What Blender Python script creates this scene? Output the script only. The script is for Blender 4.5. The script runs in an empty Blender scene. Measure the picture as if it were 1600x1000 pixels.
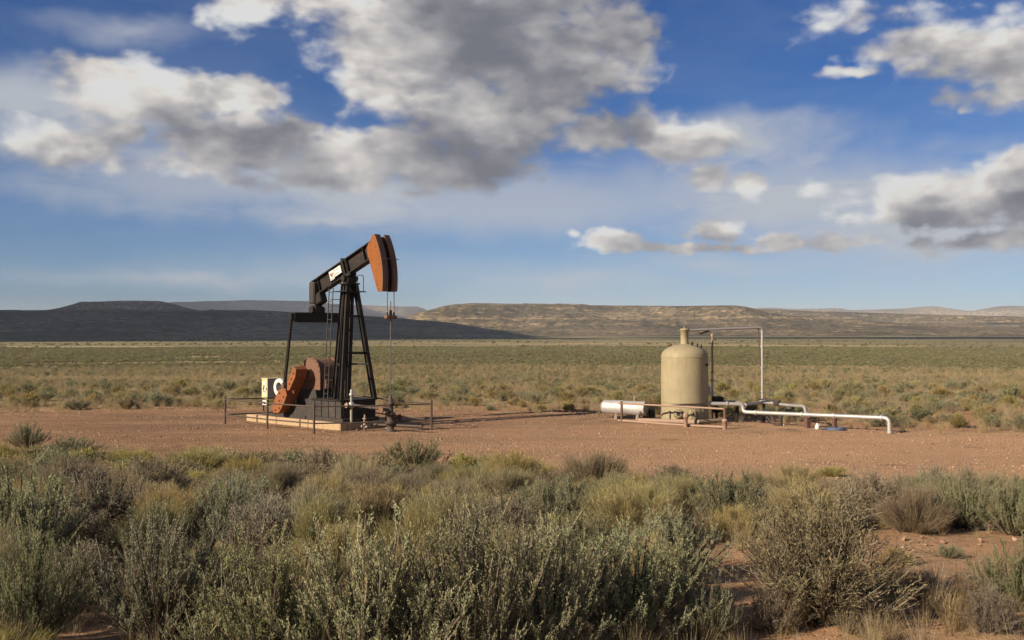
import bpy, math, random
import numpy as np
from mathutils import Vector, Matrix
R = math.radians
sc = bpy.context.scene
COL = sc.collection

# ------------------------------------------------------------------ camera
cam_d = bpy.data.cameras.new('camera')
cam_d.lens = 35.0; cam_d.sensor_width = 36.0
cam_d.clip_start = 0.1; cam_d.clip_end = 60000
cam = bpy.data.objects.new('camera', cam_d); COL.objects.link(cam)
cam.location = (0, 0, 3.6)
cam.rotation_euler = (R(90.737), 0, 0)
sc.camera = cam

# ------------------------------------------------------------------ sun, exposure
SUN_EL, SUN_AZ = 25.0, 55.5          # elevation; degrees to the left of "straight behind the camera"
sdir = Vector((-math.sin(R(SUN_AZ)) * math.cos(R(SUN_EL)), -math.cos(R(SUN_AZ)) * math.cos(R(SUN_EL)), math.sin(R(SUN_EL))))
sun_d = bpy.data.lights.new('sun', 'SUN'); sun_d.energy = 5.0; sun_d.angle = R(0.53); sun_d.color = (1.0, 0.85, 0.66)
sun = bpy.data.objects.new('sun', sun_d); COL.objects.link(sun)
sun.rotation_euler = sdir.to_track_quat('Z', 'Y').to_euler()
sun.location = (-30, -30, 40)
vs = sc.view_settings
vs.view_transform = 'Standard'; vs.look = 'None'; vs.exposure = 0.72; vs.gamma = 1.0; vs.use_curve_mapping = False
cy = sc.cycles
cy.max_bounces = 6; cy.diffuse_bounces = 3; cy.glossy_bounces = 2; cy.transmission_bounces = 3
cy.transparent_max_bounces = 8; cy.volume_bounces = 0; cy.sample_clamp_indirect = 4.0
cy.use_denoising = True
cy.use_adaptive_sampling = True; cy.adaptive_threshold = 0.015

# ------------------------------------------------------------------ node helper
class NT:
    def __init__(s, tree): s.t = tree; s.n = tree.nodes; s.l = tree.links
    def put(s, sock, v):
        if v is None: return
        if isinstance(v, bpy.types.NodeSocket): s.l.new(v, sock)
        elif isinstance(v, (tuple, list)) and sock.type == 'RGBA' and len(v) == 3: sock.default_value = (*v, 1)
        else: sock.default_value = v
    def node(s, typ, ins=(), **kw):
        n = s.n.new(typ)
        for k, v in kw.items(): setattr(n, k, v)
        for k, v in (ins.items() if isinstance(ins, dict) else enumerate(ins)): s.put(n.inputs[k], v)
        return n
    def m(s, op, a, b=None, c=None, clamp=False):
        n = s.node('ShaderNodeMath', operation=op, use_clamp=clamp)
        for i, v in enumerate((a, b, c)): s.put(n.inputs[i], v)
        return n.outputs[0]
    def v(s, op, a, b=None, c=None, scale=None):
        n = s.node('ShaderNodeVectorMath', operation=op)
        for i, x in enumerate((a, b, c)): s.put(n.inputs[i], x)
        if scale is not None: s.put(n.inputs['Scale'], scale)
        return n.outputs['Value'] if op in ('LENGTH', 'DOT_PRODUCT', 'DISTANCE') else n.outputs['Vector']
    def mix(s, f, a, b, blend='MIX'):
        n = s.node('ShaderNodeMix', data_type='RGBA', blend_type=blend)
        s.put(n.inputs[0], f); s.put(n.inputs[6], a); s.put(n.inputs[7], b)
        return n.outputs[2]
    def rng(s, x, a, b, c=0.0, d=1.0, t='LINEAR'):
        n = s.node('ShaderNodeMapRange', interpolation_type=t)
        for i, q in enumerate((x, a, b, c, d)): s.put(n.inputs[i], q)
        return n.outputs[0]
    def noise(s, vec, scale, detail=4, rough=0.5, dist=0.0, color=False, dim='3D'):
        n = s.node('ShaderNodeTexNoise', noise_dimensions=dim)
        if vec is not None: s.l.new(vec, n.inputs['Vector'])
        s.put(n.inputs['Scale'], scale); s.put(n.inputs['Detail'], detail); s.put(n.inputs['Roughness'], rough); s.put(n.inputs['Distortion'], dist)
        return n.outputs[1 if color else 0]
    def xyz(s, vec):
        n = s.node('ShaderNodeSeparateXYZ'); s.l.new(vec, n.inputs[0]); return n.outputs
    def cxyz(s, x, y, z=0.0):
        n = s.node('ShaderNodeCombineXYZ'); s.put(n.inputs[0], x); s.put(n.inputs[1], y); s.put(n.inputs[2], z); return n.outputs[0]
# ------------------------------------------------------------------ world: Nishita sky + procedural clouds (by compass bearing and height)
world = bpy.data.worlds.new('World'); sc.world = world; world.use_nodes = True
W = NT(world.node_tree); W.n.clear()
sky = W.node('ShaderNodeTexSky', sky_type='NISHITA', sun_disc=False)
sky.sun_elevation = R(SUN_EL); sky.sun_rotation = math.atan2(sdir.x, sdir.y)
sky.altitude = 1900; sky.air_density = 1.0; sky.dust_density = 1.0; sky.ozone_density = 2.2
tc = W.node('ShaderNodeTexCoord').outputs['Generated']
X, Y, Z = W.xyz(tc)[:3]
az = W.m('ARCTAN2', X, Y)
el = W.m('DIVIDE', Z, W.m('MAXIMUM', W.m('SQRT', W.m('ADD', W.m('MULTIPLY', X, X), W.m('MULTIPLY', Y, Y))), 0.02))
P0 = W.cxyz(az, el, 0.0)

# cumulus masses: bearing, height, half-width, half-height (radians), weight
CUM = [(.000,.345,.17,.085,1.0),(-.06,.300,.165,.075,1.1),(.045,.270,.125,.075,1.1),(-.125,.245,.09,.055,.95),(-.02,.210,.17,.048,1.1),
 (.10,.285,.065,.06,.9),(.13,.30,.035,.03,.6),(-.20,.338,.12,.040,.95),(-.265,.318,.055,.030,.70),(-.16,.300,.05,.03,.5),
 (-.395,.243,.070,.026,.9),(-.345,.220,.090,.036,1.1),(-.262,.228,.055,.028,1.0),(-.25,.190,.13,.040,1.1),(-.13,.180,.15,.038,1.1),
 (-.06,.163,.11,.026,1.0),(-.37,.188,.045,.022,.85),(.085,.203,.085,.034,1.05),(.165,.193,.072,.028,1.15),(.125,.205,.07,.03,.9),(-.43,.172,.11,.022,.60),(-.32,.162,.11,.022,.55),(-.18,.150,.12,.016,.6),
 (.415,.258,.075,.042,.8),(.470,.245,.085,.055,.95),(.425,.215,.060,.018,.75),(.37,.300,.09,.018,.42),(.325,.248,.032,.006,.5),(.385,.262,.05,.022,.55),
 (.430,.118,.115,.030,1.1),(.48,.140,.085,.026,1.0),(.385,.134,.050,.020,.9),(.46,.082,.11,.013,.85),(.35,.108,.05,.013,.6),
 (.100,.092,.050,.015,1.0),(.058,.100,.016,.008,.8),(.207,.099,.036,.017,1.05),(.265,.092,.030,.015,.95),(.175,.083,.12,.009,.85),(.32,.085,.05,.011,.6),
 (.192,.155,.024,.014,.75),(.236,.145,.024,.017,.7),(.29,.140,.03,.012,.55),(.150,.300,.012,.008,.6),(.432,.203,.012,.007,.55),(.022,.153,.016,.008,.5),(-.10,.142,.05,.010,.45)]
# the bulk of those masses, for how deep sunlight reaches into them
BULK = [(.0,.36,.20,.075,1.1),(-.05,.30,.17,.060,1.1),(.05,.27,.12,.060,1.0),(-.02,.21,.17,.045,1.1),(-.14,.178,.18,.038,1.1),(-.345,.215,.09,.035,1.0),(-.26,.200,.09,.036,1.0),
 (.09,.20,.09,.035,1.0),(.165,.193,.062,.026,1.0),(-.06,.160,.11,.026,1.0),(.44,.25,.10,.05,.8),(.44,.118,.13,.030,1.1),(.385,.130,.05,.02,.8),(.46,.082,.12,.013,.9),
 (.10,.091,.05,.015,.9),(.207,.098,.036,.017,.9),(.265,.091,.03,.015,.9),(.175,.082,.12,.009,.8),(.21,.150,.05,.016,.7),(-.42,.168,.09,.02,.6)]

def blobs(G, P, lst):
    acc = None
    for (a, e, rx, ry, w) in lst:
        q = G.v('MULTIPLY_ADD', P, (1 / rx, 1 / ry, 0), (-a / rx, -e / ry, 0))
        val = G.m('MULTIPLY_ADD', G.v('LENGTH', q), -w, w)
        acc = val if acc is None else G.m('SMOOTH_MAX', acc, val, .16)
    return acc
def density_group(detail):
    g = bpy.data.node_groups.new('cloud_density', 'ShaderNodeTree')
    for nm, io, ty in (('P', 'INPUT', 'NodeSocketVector'), ('M', 'INPUT', 'NodeSocketFloat'), ('D', 'OUTPUT', 'NodeSocketFloat')):
        g.interface.new_socket(nm, in_out=io, socket_type=ty)
    G = NT(g)
    fine = detail > 5
    gin = G.node('NodeGroupInput'); gi = gin.outputs[0]
    st = G.v('MULTIPLY', gi, (1, 1.5 if fine else 1.9, 1))
    low = G.rng(G.xyz(gi)[1], .16, .10, 0, 1)
    f1 = G.noise(st, 8.0, detail, .60 if fine else .5, dim='2D')
    f2 = G.noise(st, 25.0, detail - 1.5, .60 if fine else .5, dim='2D')
    f1 = G.m('ADD', f1, G.m('MULTIPLY', low, G.m('SUBTRACT', f2, f1)))
    wv = G.v('MULTIPLY_ADD', G.noise(st, 20.0, 2, .5, color=True, dim='2D'), (.03, .03, 0), st)
    vo = G.node('ShaderNodeTexVoronoi', feature='SMOOTH_F1', voronoi_dimensions='2D')
    G.l.new(wv, vo.inputs['Vector']); vo.inputs['Scale'].default_value = 30 if fine else 21; vo.inputs['Detail'].default_value = 1.0 if fine else .6
    vo.inputs['Roughness'].default_value = .5; vo.inputs['Smoothness'].default_value = .4 if fine else .7
    puff = G.m('SUBTRACT', .45, vo.outputs['Distance'])
    d = G.m('MULTIPLY_ADD', G.m('SUBTRACT', f1, .5), G.m('MULTIPLY_ADD', low, -.15, 1.5), gin.outputs[1])
    d = G.m('MULTIPLY_ADD', puff, .36, d)
    go = G.node('NodeGroupOutput'); G.l.new(d, go.inputs[0])
    return g
DG, DS = density_group(8), density_group(3.2)
def dens(p, m_, DG=DG):
    n = W.n.new('ShaderNodeGroup'); n.node_tree = DG; W.l.new(p, n.inputs[0]); W.l.new(m_, n.inputs[1]); return n.outputs[0]
warp = W.v('SUBTRACT', W.noise(P0, 15.0, 3, .6, color=True, dim='2D'), (.5, .5, .5))
PW = W.v('MULTIPLY_ADD', warp, (.045, .016, 0), P0)
M0 = blobs(W, PW, CUM)
# the same kind of broken cloud goes on round the rest of the sky
rest = W.m('MAXIMUM', W.rng(W.m('ABSOLUTE', az), .56, .75), W.rng(el, .40, .55))
Mr = W.m('MULTIPLY_ADD', W.noise(W.v('MULTIPLY', P0, (1, 2.0, 1)), 2.6, 1, .5, dim='2D'), 5.0, -2.75)
M0 = W.m('MAXIMUM', M0, W.m('ADD', W.m('MULTIPLY', Mr, rest), W.m('MULTIPLY_ADD', rest, 2.0, -2.0)))
M0 = W.m('MINIMUM', M0, 1.0)
D0 = dens(P0, M0)
S0 = dens(P0, M0, DS)
# optical depth from each point towards the sun (up and to the left), in three growing steps
reach = W.m('MULTIPLY_ADD', el, 2.6, .36)
tau = None
PS0 = W.v('MULTIPLY_ADD', warp, (.030, .016, 0), P0)
for k, (st_, wt) in enumerate(((.012, .55), (.032, .8), (.064, 1.0))):
    pk = W.v('ADD', PS0, W.v('SCALE', (-.62, .80, 0), scale=W.m('MULTIPLY', reach, st_)))
    mk = W.m('MAXIMUM', blobs(W, pk, BULK), W.m('MULTIPLY', W.m('MINIMUM', Mr, 1.0), rest))
    nk = W.noise(W.v('MULTIPLY', pk, (1, 1.6, 1)), 10.0, 3.5, .55, dim='2D')
    dk = W.m('MAXIMUM', W.m('ADD', mk, W.m('MULTIPLY_ADD', nk, 2.3, -1.12)), 0.0)
    tau = W.m('MULTIPLY', dk, wt) if tau is None else W.m('MULTIPLY_ADD', dk, wt, tau)
sunlit = W.m('EXPONENT', W.m('MULTIPLY', tau, -1.45))
alpha = W.rng(D0, -.05, .46, 0, 1, 'SMOOTHSTEP')
strata = W.noise(W.v('MULTIPLY', PS0, (1, 3.0, 1)), 7.0, 5, .55, dim='2D')
lit = W.m('MULTIPLY_ADD', W.m('SUBTRACT', D0, S0), .40, W.m('MULTIPLY_ADD', sunlit, .82, W.m('MULTIPLY_ADD', strata, .55, -.13)), clamp=True)
ccol = W.node('ShaderNodeValToRGB'); W.l.new(lit, ccol.inputs[0])
cr = ccol.color_ramp; cr.interpolation = 'B_SPLINE'
cr.elements[0].position = 0.0; cr.elements[0].color = (.20, .21, .255, 1)
cr.elements[1].position = 1.0; cr.elements[1].color = (1.42, 1.33, 1.20, 1)
e_ = cr.elements.new(.25); e_.color = (.33, .34, .385, 1)
e_ = cr.elements.new(.62); e_.color = (.86, .82, .79, 1)
# high thin veil
vst = W.v('MULTIPLY', P0, (1.0, 3.6, 1))
vn = W.noise(W.v('ADD', vst, W.v('MULTIPLY', W.noise(vst, 3.0, 2, .5, color=True, dim='2D'), (.25, .25, 0))), 3.6, 7, .58, dim='2D')
VEIL = [(-.44,.195,.17,.06,1.0),(-.28,.145,.25,.045,1.0),(.0,.13,.34,.05,1.0),(.25,.14,.30,.055,1.0),(.42,.10,.25,.05,.8),(-.18,.112,.08,.012,.8),(-.37,.285,.10,.02,.42),(.22,.19,.16,.035,.8),(.1,.06,.6,.025,.4),(-.3,.052,.2,.012,.5)]
vb = W.m('MAXIMUM', blobs(W, W.v('MULTIPLY_ADD', warp, (.05, .03, 0), P0), VEIL), W.m('MULTIPLY', rest, W.rng(el, .35, .05, 0, .8)))
veil = W.m('MULTIPLY', W.rng(vn, .22, .60, .0, 1.0, 'SMOOTHSTEP'), W.rng(vb, -.15, .65, 0, .95, 'SMOOTHSTEP'))
veil = W.m('MAXIMUM', veil, W.rng(vb, .0, .8, 0, .70, 'SMOOTHSTEP'))
tint = W.mix(W.rng(el, .0, .30, 0, 1), (.080, .096, .120), (.004, .050, .106))
skyc = W.mix(1.0, sky.outputs[0], tint, 'MULTIPLY')
c1 = W.mix(veil, skyc, (.66, .70, .77))
c2 = W.mix(alpha, c1, ccol.outputs[0])
bg = W.node('ShaderNodeBackground'); W.l.new(c2, bg.inputs[0]); bg.inputs[1].default_value = 0.44
wo = W.node('ShaderNodeOutputWorld'); W.l.new(bg.outputs[0], wo.inputs[0])
world.cycles.sampling_method = 'MANUAL'; world.cycles.sample_map_resolution = 512
# ------------------------------------------------------------------ numpy noise and mesh helpers
def _hash(ix, iy, seed):
    h = (ix.astype(np.int64) * 374761393 + iy.astype(np.int64) * 668265263 + seed * 1442695041) & 0x7fffffff
    h = ((h ^ (h >> 13)) * 1274126177) & 0x7fffffff
    h = h ^ (h >> 16)
    return (h & 0xffff) / 65535.0
def vnoise(x, y, seed=0):
    ix = np.floor(x); iy = np.floor(y); fx = x - ix; fy = y - iy
    fx = fx * fx * (3 - 2 * fx); fy = fy * fy * (3 - 2 * fy)
    a = _hash(ix, iy, seed); b = _hash(ix + 1, iy, seed); c = _hash(ix, iy + 1, seed); d = _hash(ix + 1, iy + 1, seed)
    return (a * (1 - fx) + b * fx) * (1 - fy) + (c * (1 - fx) + d * fx) * fy
def fbm(x, y, oct=5, seed=0, gain=.5):
    s = 0; a = 1; t = 0
    x = np.asarray(x, float); y = np.asarray(y, float)
    for i in range(oct):
        s = s + a * vnoise(x * 2 ** i + 17.3 * i, y * 2 ** i - 9.1 * i, seed + i); t += a; a *= gain
    return s / t
def sstep(a, b, x):
    t = np.clip((x - a) / (b - a), 0, 1); return t * t * (3 - 2 * t)

def mesh_np(name, verts, faces, mat=None, smooth=True):
    """verts (n,3), faces (m,k) with k = 3 or 4"""
    me = bpy.data.meshes.new(name)
    verts = np.ascontiguousarray(verts, dtype=np.float32); faces = np.ascontiguousarray(faces, dtype=np.int32)
    k = faces.shape[1]
    me.vertices.add(len(verts)); me.vertices.foreach_set('co', verts.ravel())
    me.loops.add(faces.size); me.loops.foreach_set('vertex_index', faces.ravel())
    me.polygons.add(len(faces)); me.polygons.foreach_set('loop_start', np.arange(0, faces.size, k, dtype=np.int32))
    me.update(calc_edges=True); me.validate()
    if smooth: me.polygons.foreach_set('use_smooth', np.ones(len(me.polygons), dtype=bool))
    if mat: me.materials.append(mat)
    return me
def link(name, me, parent=None, **props):
    o = bpy.data.objects.new(name, me); COL.objects.link(o)
    if parent: o.parent = parent
    for k, v in props.items(): o[k] = v
    return o
def grid_faces(nu, nv, wrap=False):
    i = np.arange(nu if wrap else nu - 1)[:, None]; j = np.arange(nv - 1)[None]
    i2 = (i + 1) % nu
    f = np.stack([i * nv + j, i2 * nv + j, i2 * nv + j + 1, i * nv + j + 1], -1)
    return f.reshape(-1, 4)

def new_mat(name):
    m = bpy.data.materials.new(name); m.use_nodes = True
    T = NT(m.node_tree); T.n.clear()
    b = T.node('ShaderNodeBsdfPrincipled'); o = T.node('ShaderNodeOutputMaterial'); T.l.new(b.outputs[0], o.inputs[0])
    return m, T, b

# ------------------------------------------------------------------ shape of the land
PAD = [(-25,44),(-19.5,46.6),(-11,47.2),(-3,46.6),(3.8,45),(10.2,40.6),(14.3,38),(21,35.5),(26,31),(24,18),(10,16),(7.5,16.5),(4.8,17.5),(2.6,19),(.6,22.3),(-1.9,25.3),(-4,25),(-8.5,25.3),(-12,27),(-15,30),(-19.7,34),(-25,38)]
def pad_dist(x, y):
    """signed distance to the gravel pad outline, negative inside"""
    best = np.full(np.shape(x), 1e9); ins = np.zeros(np.shape(x), bool); n = len(PAD)
    for i in range(n):
        ax, ay = PAD[i]; bx, by = PAD[(i + 1) % n]
        ex, ey = bx - ax, by - ay
        t = np.clip(((x - ax) * ex + (y - ay) * ey) / (ex * ex + ey * ey), 0, 1)
        best = np.minimum(best, np.hypot(x - ax - t * ex, y - ay - t * ey))
        ins ^= ((ay > y) != (by > y)) & (x < (bx - ax) * (y - ay) / (by - ay + 1e-12) + ax)
    return np.where(ins, -best, best)
def gz(x, y):
    x = np.asarray(x, float); y = np.asarray(y, float)
    r = np.hypot(x, y)
    z = 1.6 * (1 - sstep(4, 30, y))
    z = z * (1 - sstep(60, 250, r))
    z = z + np.interp(r, [0, 55, 150, 300, 600, 1200, 2500, 6000, 16000], [0, 0, -.35, -1.0, -2.0, -3.0, -.5, 6, 10])
    near = 1 - sstep(60, 200, r)
    onpad = 1 - sstep(-1.5, 1.0, pad_dist(x, y)) if np.any(r < 80) else 0
    z = z + near * (fbm(x * .55, y * .55, 4, 3) - .5) * .22 * (1 - .9 * onpad)
    z = z + (1 - near) * (fbm(x / 70, y / 70, 4, 8) - .5) * 1.1 * (1 - sstep(900, 2500, r))
    return z

# ------------------------------------------------------------------ ground
def ground_material():
    m, T, b = new_mat('ground_soil')
    P = T.node('ShaderNodeNewGeometry').outputs['Position']
    x, y, z = T.xyz(P)[:3]
    flat = T.cxyz(x, y, 0)
    r = T.v('LENGTH', flat)
    n_s = T.noise(flat, 3.2, 6, .62); n_f = T.noise(flat, 30, 4, .6); n_m = T.noise(flat, .35, 4, .55)
    red = T.mix(T.rng(n_s, .35, .68), (.27, .150, .080), (.44, .265, .150))
    red = T.mix(T.rng(n_m, .45, .7, 0, .6), red, (.40, .27, .16))
    red = T.mix(T.rng(n_f, .55, .75, 0, .5), red, (.20, .11, .07))
    # litter and dry grass between the bushes
    lit_ = T.rng(T.noise(flat, 1.1, 5, .6), .52, .66)
    red_l = T.mix(T.m('MULTIPLY', lit_, .55), red, (.25, .20, .12))
    n_b = T.noise(T.v('MULTIPLY', flat, (.012, .035, 1)), 1.0, 5, .55)
    rr = T.m('MULTIPLY', r, T.rng(n_b, .3, .7, .72, 1.30))
    tan = T.mix(T.rng(T.noise(flat, .9, 4, .6), .4, .65), (.22, .185, .10), (.37, .30, .155))
    gold = T.mix(T.rng(T.noise(T.v('MULTIPLY', flat, (.004, .020, 1)), 1.0, 6, .62), .47, .64), (.19, .165, .09), (.45, .35, .19))
    olive = T.mix(T.rng(T.noise(T.v('MULTIPLY', flat, (.004, .012, 1)), 1.0, 6, .6), .4, .6), (.125, .118, .066), (.26, .215, .115))
    c = T.mix(T.rng(y, 46, 53, 0, 1), red_l, tan)
    c = T.mix(T.rng(rr, 170, 250), c, gold)
    c = T.mix(T.rng(rr, 520, 800), c, olive)
    T.l.new(c, b.inputs['Base Color']); b.inputs['Roughness'].default_value = 1.0; b.inputs['Specular IOR Level'].default_value = .1
    bmp = T.node('ShaderNodeBump', {'Strength': .9, 'Distance': .05})
    hgt = T.m('ADD', T.noise(flat, 9, 6, .65), T.m('MULTIPLY', T.noise(flat, 45, 3, .6), .35))
    T.l.new(hgt, bmp.inputs['Height']); T.l.new(bmp.outputs[0], b.inputs['Normal'])
    return m
M_GROUND = ground_material()
azs = np.concatenate([np.linspace(-.62, .62, 420), np.linspace(.64, 2 * math.pi - .64, 90)])
rad = np.concatenate([[.02], np.geomspace(1.5, 60, 210), np.geomspace(61, 16000, 130)])
A, Rr = np.meshgrid(azs, rad, indexing='ij')
gx, gy = Rr * np.sin(A), Rr * np.cos(A)
gv = np.stack([gx, gy, gz(gx, gy)], -1).reshape(-1, 3)
link('ground', mesh_np('ground', gv, grid_faces(len(azs), len(rad), True)[:, ::-1], M_GROUND), kind='structure')

# ------------------------------------------------------------------ gravel pad: a graded sheet a little above the soil
def pad_material():
    m, T, b = new_mat('pad_gravel')
    P = T.node('ShaderNodeNewGeometry').outputs['Position']
    x, y, z = T.xyz(P)[:3]; flat = T.cxyz(x, y, 0)
    n_s = T.noise(flat, 2.4, 6, .62); n_f = T.noise(flat, 22, 4, .65)
    band = T.noise(T.v('MULTIPLY', flat, (.10, .32, 1)), 1.0, 4, .55)
    c = T.mix(T.rng(n_s, .34, .68), (.33, .185, .100), (.58, .355, .205))
    c = T.mix(T.rng(band, .42, .62, 0, .75), c, (.23, .145, .088))       # darker crushed rock in drifts
    c = T.mix(T.rng(n_f, .50, .62, 0, .8), c, (.15, .085, .048))
    c = T.mix(T.rng(T.noise(flat, 34, 2, .5), .62, .72, 0, .7), c, (.60, .44, .29))
    c = T.mix(T.rng(T.m('MULTIPLY_ADD', y, -.8, x), -35, -17, 0, 1), T.mix(.18, c, (.20, .125, .075)), T.mix(.45, c, (.70, .445, .26)))   # paler towards the front and right, darker towards the back left
    trk = T.m('MULTIPLY_ADD', x, .10, T.m('MULTIPLY_ADD', T.noise(T.v('MULTIPLY', flat, (.06, .02, 1)), 1.0, 2, .5), 5.0, y))
    wv_ = T.m('ABSOLUTE', T.m('SUBTRACT', T.m('FRACT', T.m('MULTIPLY', trk, .28)), .5))
    rut = T.m('MULTIPLY', T.rng(wv_, .06, .14, 1, 0, 'SMOOTHSTEP'), T.rng(T.noise(flat, .25, 3, .6), .42, .58))
    c = T.mix(T.m('MULTIPLY', rut, .45), c, (.50, .325, .20))
    oil = T.rng(T.noise(T.v('ADD', flat, (3.1, 7.7, 0)), .42, 5, .62), .60, .70, 0, .7)
    c = T.mix(oil, c, (.13, .085, .058))
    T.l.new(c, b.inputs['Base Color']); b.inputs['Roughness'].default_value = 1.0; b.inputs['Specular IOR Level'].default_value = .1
    vor = T.node('ShaderNodeTexVoronoi', feature='F1', voronoi_dimensions='2D'); T.l.new(flat, vor.inputs['Vector']); vor.inputs['Scale'].default_value = 16
    hgt = T.m('ADD', T.noise(flat, 12, 5, .7), T.m('MULTIPLY', vor.outputs['Distance'], -.6))
    bmp = T.node('ShaderNodeBump', {'Strength': 1.0, 'Distance': .10})
    T.l.new(hgt, bmp.inputs['Height']); T.l.new(bmp.outputs[0], b.inputs['Normal'])
    return m
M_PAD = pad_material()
nx, ny = 230, 156
px_, py_ = np.meshgrid(np.linspace(-28, 28, nx), np.linspace(14, 49, ny), indexing='ij')
pd = pad_dist(px_, py_) + (fbm(px_ * .6, py_ * .6, 4, 21) - .5) * 2.2
pz = gz(px_, py_) + .012 + (fbm(px_ * 1.3, py_ * 1.3, 3, 31) - .5) * .02 - .06 * sstep(-.9, -.1, pd)
pf = grid_faces(nx, ny)
pf = pf[(pd.ravel()[pf] < 0).all(1)][:, ::-1]
pv = np.stack([px_, py_, pz], -1).reshape(-1, 3)
used = np.unique(pf); remap = -np.ones(len(pv), int); remap[used] = np.arange(len(used))
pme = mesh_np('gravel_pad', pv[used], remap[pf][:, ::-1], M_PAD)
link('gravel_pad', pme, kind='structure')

# ------------------------------------------------------------------ hills and mesas
def hill_material(name, rock, soil, shrub, shrub_amt, strata=.5, scale=1.0):
    m, T, b = new_mat(name)
    P = T.node('ShaderNodeNewGeometry').outputs['Position']
    x, y, z = T.xyz(P)[:3]
    n1 = T.noise(T.v('MULTIPLY', P, (1, .6, 4)), .005 * scale, 6, .62); n2 = T.noise(P, .03 * scale, 6, .65)
    zz = T.m('MULTIPLY_ADD', n2, 7.0, z)
    st = T.noise(T.cxyz(0, 0, T.m('MULTIPLY', zz, .085)), 1.0, 3, .6)
    c = T.mix(T.rng(n1, .38, .60), tuple(q * .48 for q in soil), tuple(q * 1.5 for q in soil))
    c = T.mix(T.rng(T.m('ADD', T.m('MULTIPLY', st, strata), T.m('MULTIPLY', n2, 1 - strata)), .50, .60, 0, .9), c, rock)
    sh = T.noise(P, .085 * scale, 3, .7)
    c = T.mix(T.rng(sh, .56 - shrub_amt * .16, .64 - shrub_amt * .12), c, shrub)
    T.l.new(c, b.inputs['Base Color']); b.inputs['Roughness'].default_value = 1.0; b.inputs['Specular IOR Level'].default_value = .05
    bmp = T.node('ShaderNodeBump', {'Strength': 1.0, 'Distance': 5.0})
    T.l.new(T.m('ADD', T.m('MULTIPLY', n2, 1.3), T.m('MULTIPLY', sh, .5)), bmp.inputs['Height']); T.l.new(bmp.outputs[0], b.inputs['Normal'])
    return m
def hills(crest, D, foot, mat, cliff=.25, gully=.5, seed=1, back=.45, na=520, wander=.10):
    """crest: (bearing, height above eye level per metre of distance); D distance of the rim; foot distance of the toe"""
    cb = np.array([c[0] for c in crest]); ch = np.array([c[1] for c in crest])
    a = np.linspace(cb[0], cb[-1], na)
    hgt = np.interp(a, cb, ch)
    k = np.ones(9) / 9
    hgt = np.convolve(np.pad(hgt, 4, mode='edge'), k, 'valid')
    nt = 64
    t = np.concatenate([np.linspace(0, 1, 46), 1 + np.linspace(.02, 1, nt - 46)])
    Aa, Tt = np.meshgrid(a, t, indexing='ij'); H = np.repeat(hgt[:, None], nt, 1)
    arc = Aa * D
    gl = fbm(arc / (D * .045), Tt * 1.5, 5, seed); gl2 = np.abs(fbm(arc / (D * .06) + fbm(arc / (D * .03), Tt * 4, 3, seed + 60) * .9, Tt * 1.6, 4, seed + 40) - .5) * 2
    Dw = D * (1 + wander * (fbm(arc / (D * .12), 0 * arc, 3, seed + 9) - .5) * 2)
    r = np.where(Tt <= 1, foot + (Dw - foot) * Tt, Dw + (Tt - 1) * D * back)
    tt = np.clip(Tt + (gl - .5) * .22 * gully * np.sin(np.clip(Tt, 0, 1) * math.pi), 0, 1.0)
    prof = (1 - cliff) * np.where(tt < .86, (tt / .86) ** 1.7, 1) + cliff * sstep(.86, .93, tt)
    prof = prof * (1 - gully * .42 * (1 - gl2) ** 2.0 * np.sin(np.clip(Tt, 0, 1) * math.pi))
    x, y = r * np.sin(Aa), r * np.cos(Aa)
    base = gz(x, y) - 2.0
    top = 3.6 + H * Dw
    top = np.maximum(top, base - 4)
    zz = base + (top - base) * prof
    zz = zz + (fbm(x / (D * .035), y / (D * .035), 6, seed + 3, .58) - .5) * D * .0042 * np.clip(Tt * 3, 0, 1) * np.where(Tt > .97, .25, 1)
    zz = np.where(Tt > 1, zz - (Tt - 1) * D * .01, zz)
    v = np.stack([x, y, zz], -1).reshape(-1, 3)
    return mesh_np('hills', v, grid_faces(na, nt)[:, ::-1], mat)
def crest(pts):                                    # (tan of bearing, rise) pairs in thousandths
    return [(math.atan(p / 1000), q / 1000 * math.cos(math.atan(p / 1000))) for p, q in pts]
TANROCK = (.54, .375, .205); TANSOIL = (.15, .115, .070); SHRUB = (.062, .060, .034)
MH_R = hill_material('hill_tan', TANROCK, TANSOIL, SHRUB, .55, .55)
MH_L = hill_material('hill_sage', (.30, .24, .155), (.21, .18, .115), (.11, .11, .068), .7, .35)
MH_F = hill_material('hill_far', (.30, .22, .15), (.20, .155, .105), (.10, .095, .06), .5, .6, .5)
link('hills', hills(crest([(-950,24),(-700,23),(-514,22.5),(-430,23),(-354,22.5),(-257,22),(-180,19.3),(-116,15),(-64,10),(-26,5),(20,-1),(70,-5)]), 1700, 760, MH_L, .10, .8, 3), kind='structure')
link('hills', hills(crest([(-520,14),(-476,21.5),(-454,25),(-434,30.5),(-395,32.3),(-354,32.2),(-340,29),(-325,24.5),(-290,18),(-250,10)]), 3000, 2100, MH_R, .35, .5, 12), kind='structure')
link('hills', hills(crest([(-420,20),(-366,26),(-341,31),(-300,32),(-264,33),(-206,32),(-180,29),(-129,27),(-96,26),(-84,22),(-60,12)]), 7500, 5600, MH_F, .35, .5, 22), kind='structure')
link('hills', hills(crest([(-150,-2),(-128,4),(-109,14),(-90,21),(-64,28),(-39,30),(32,29),(64,28),(160,27),(225,27.5),(241,25),(257,20),(296,16),(386,10),(480,5),(560,0)]), 2500, 1500, MH_R, .18, .8, 33), kind='structure')
link('hills', hills(crest([(190,20),(225,24),(257,23.5),(322,21.5),(386,19.5),(437,18),(514,16.5),(700,19),(950,20)]), 3600, 2300, MH_R, .32, .8, 44), kind='structure')
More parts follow.
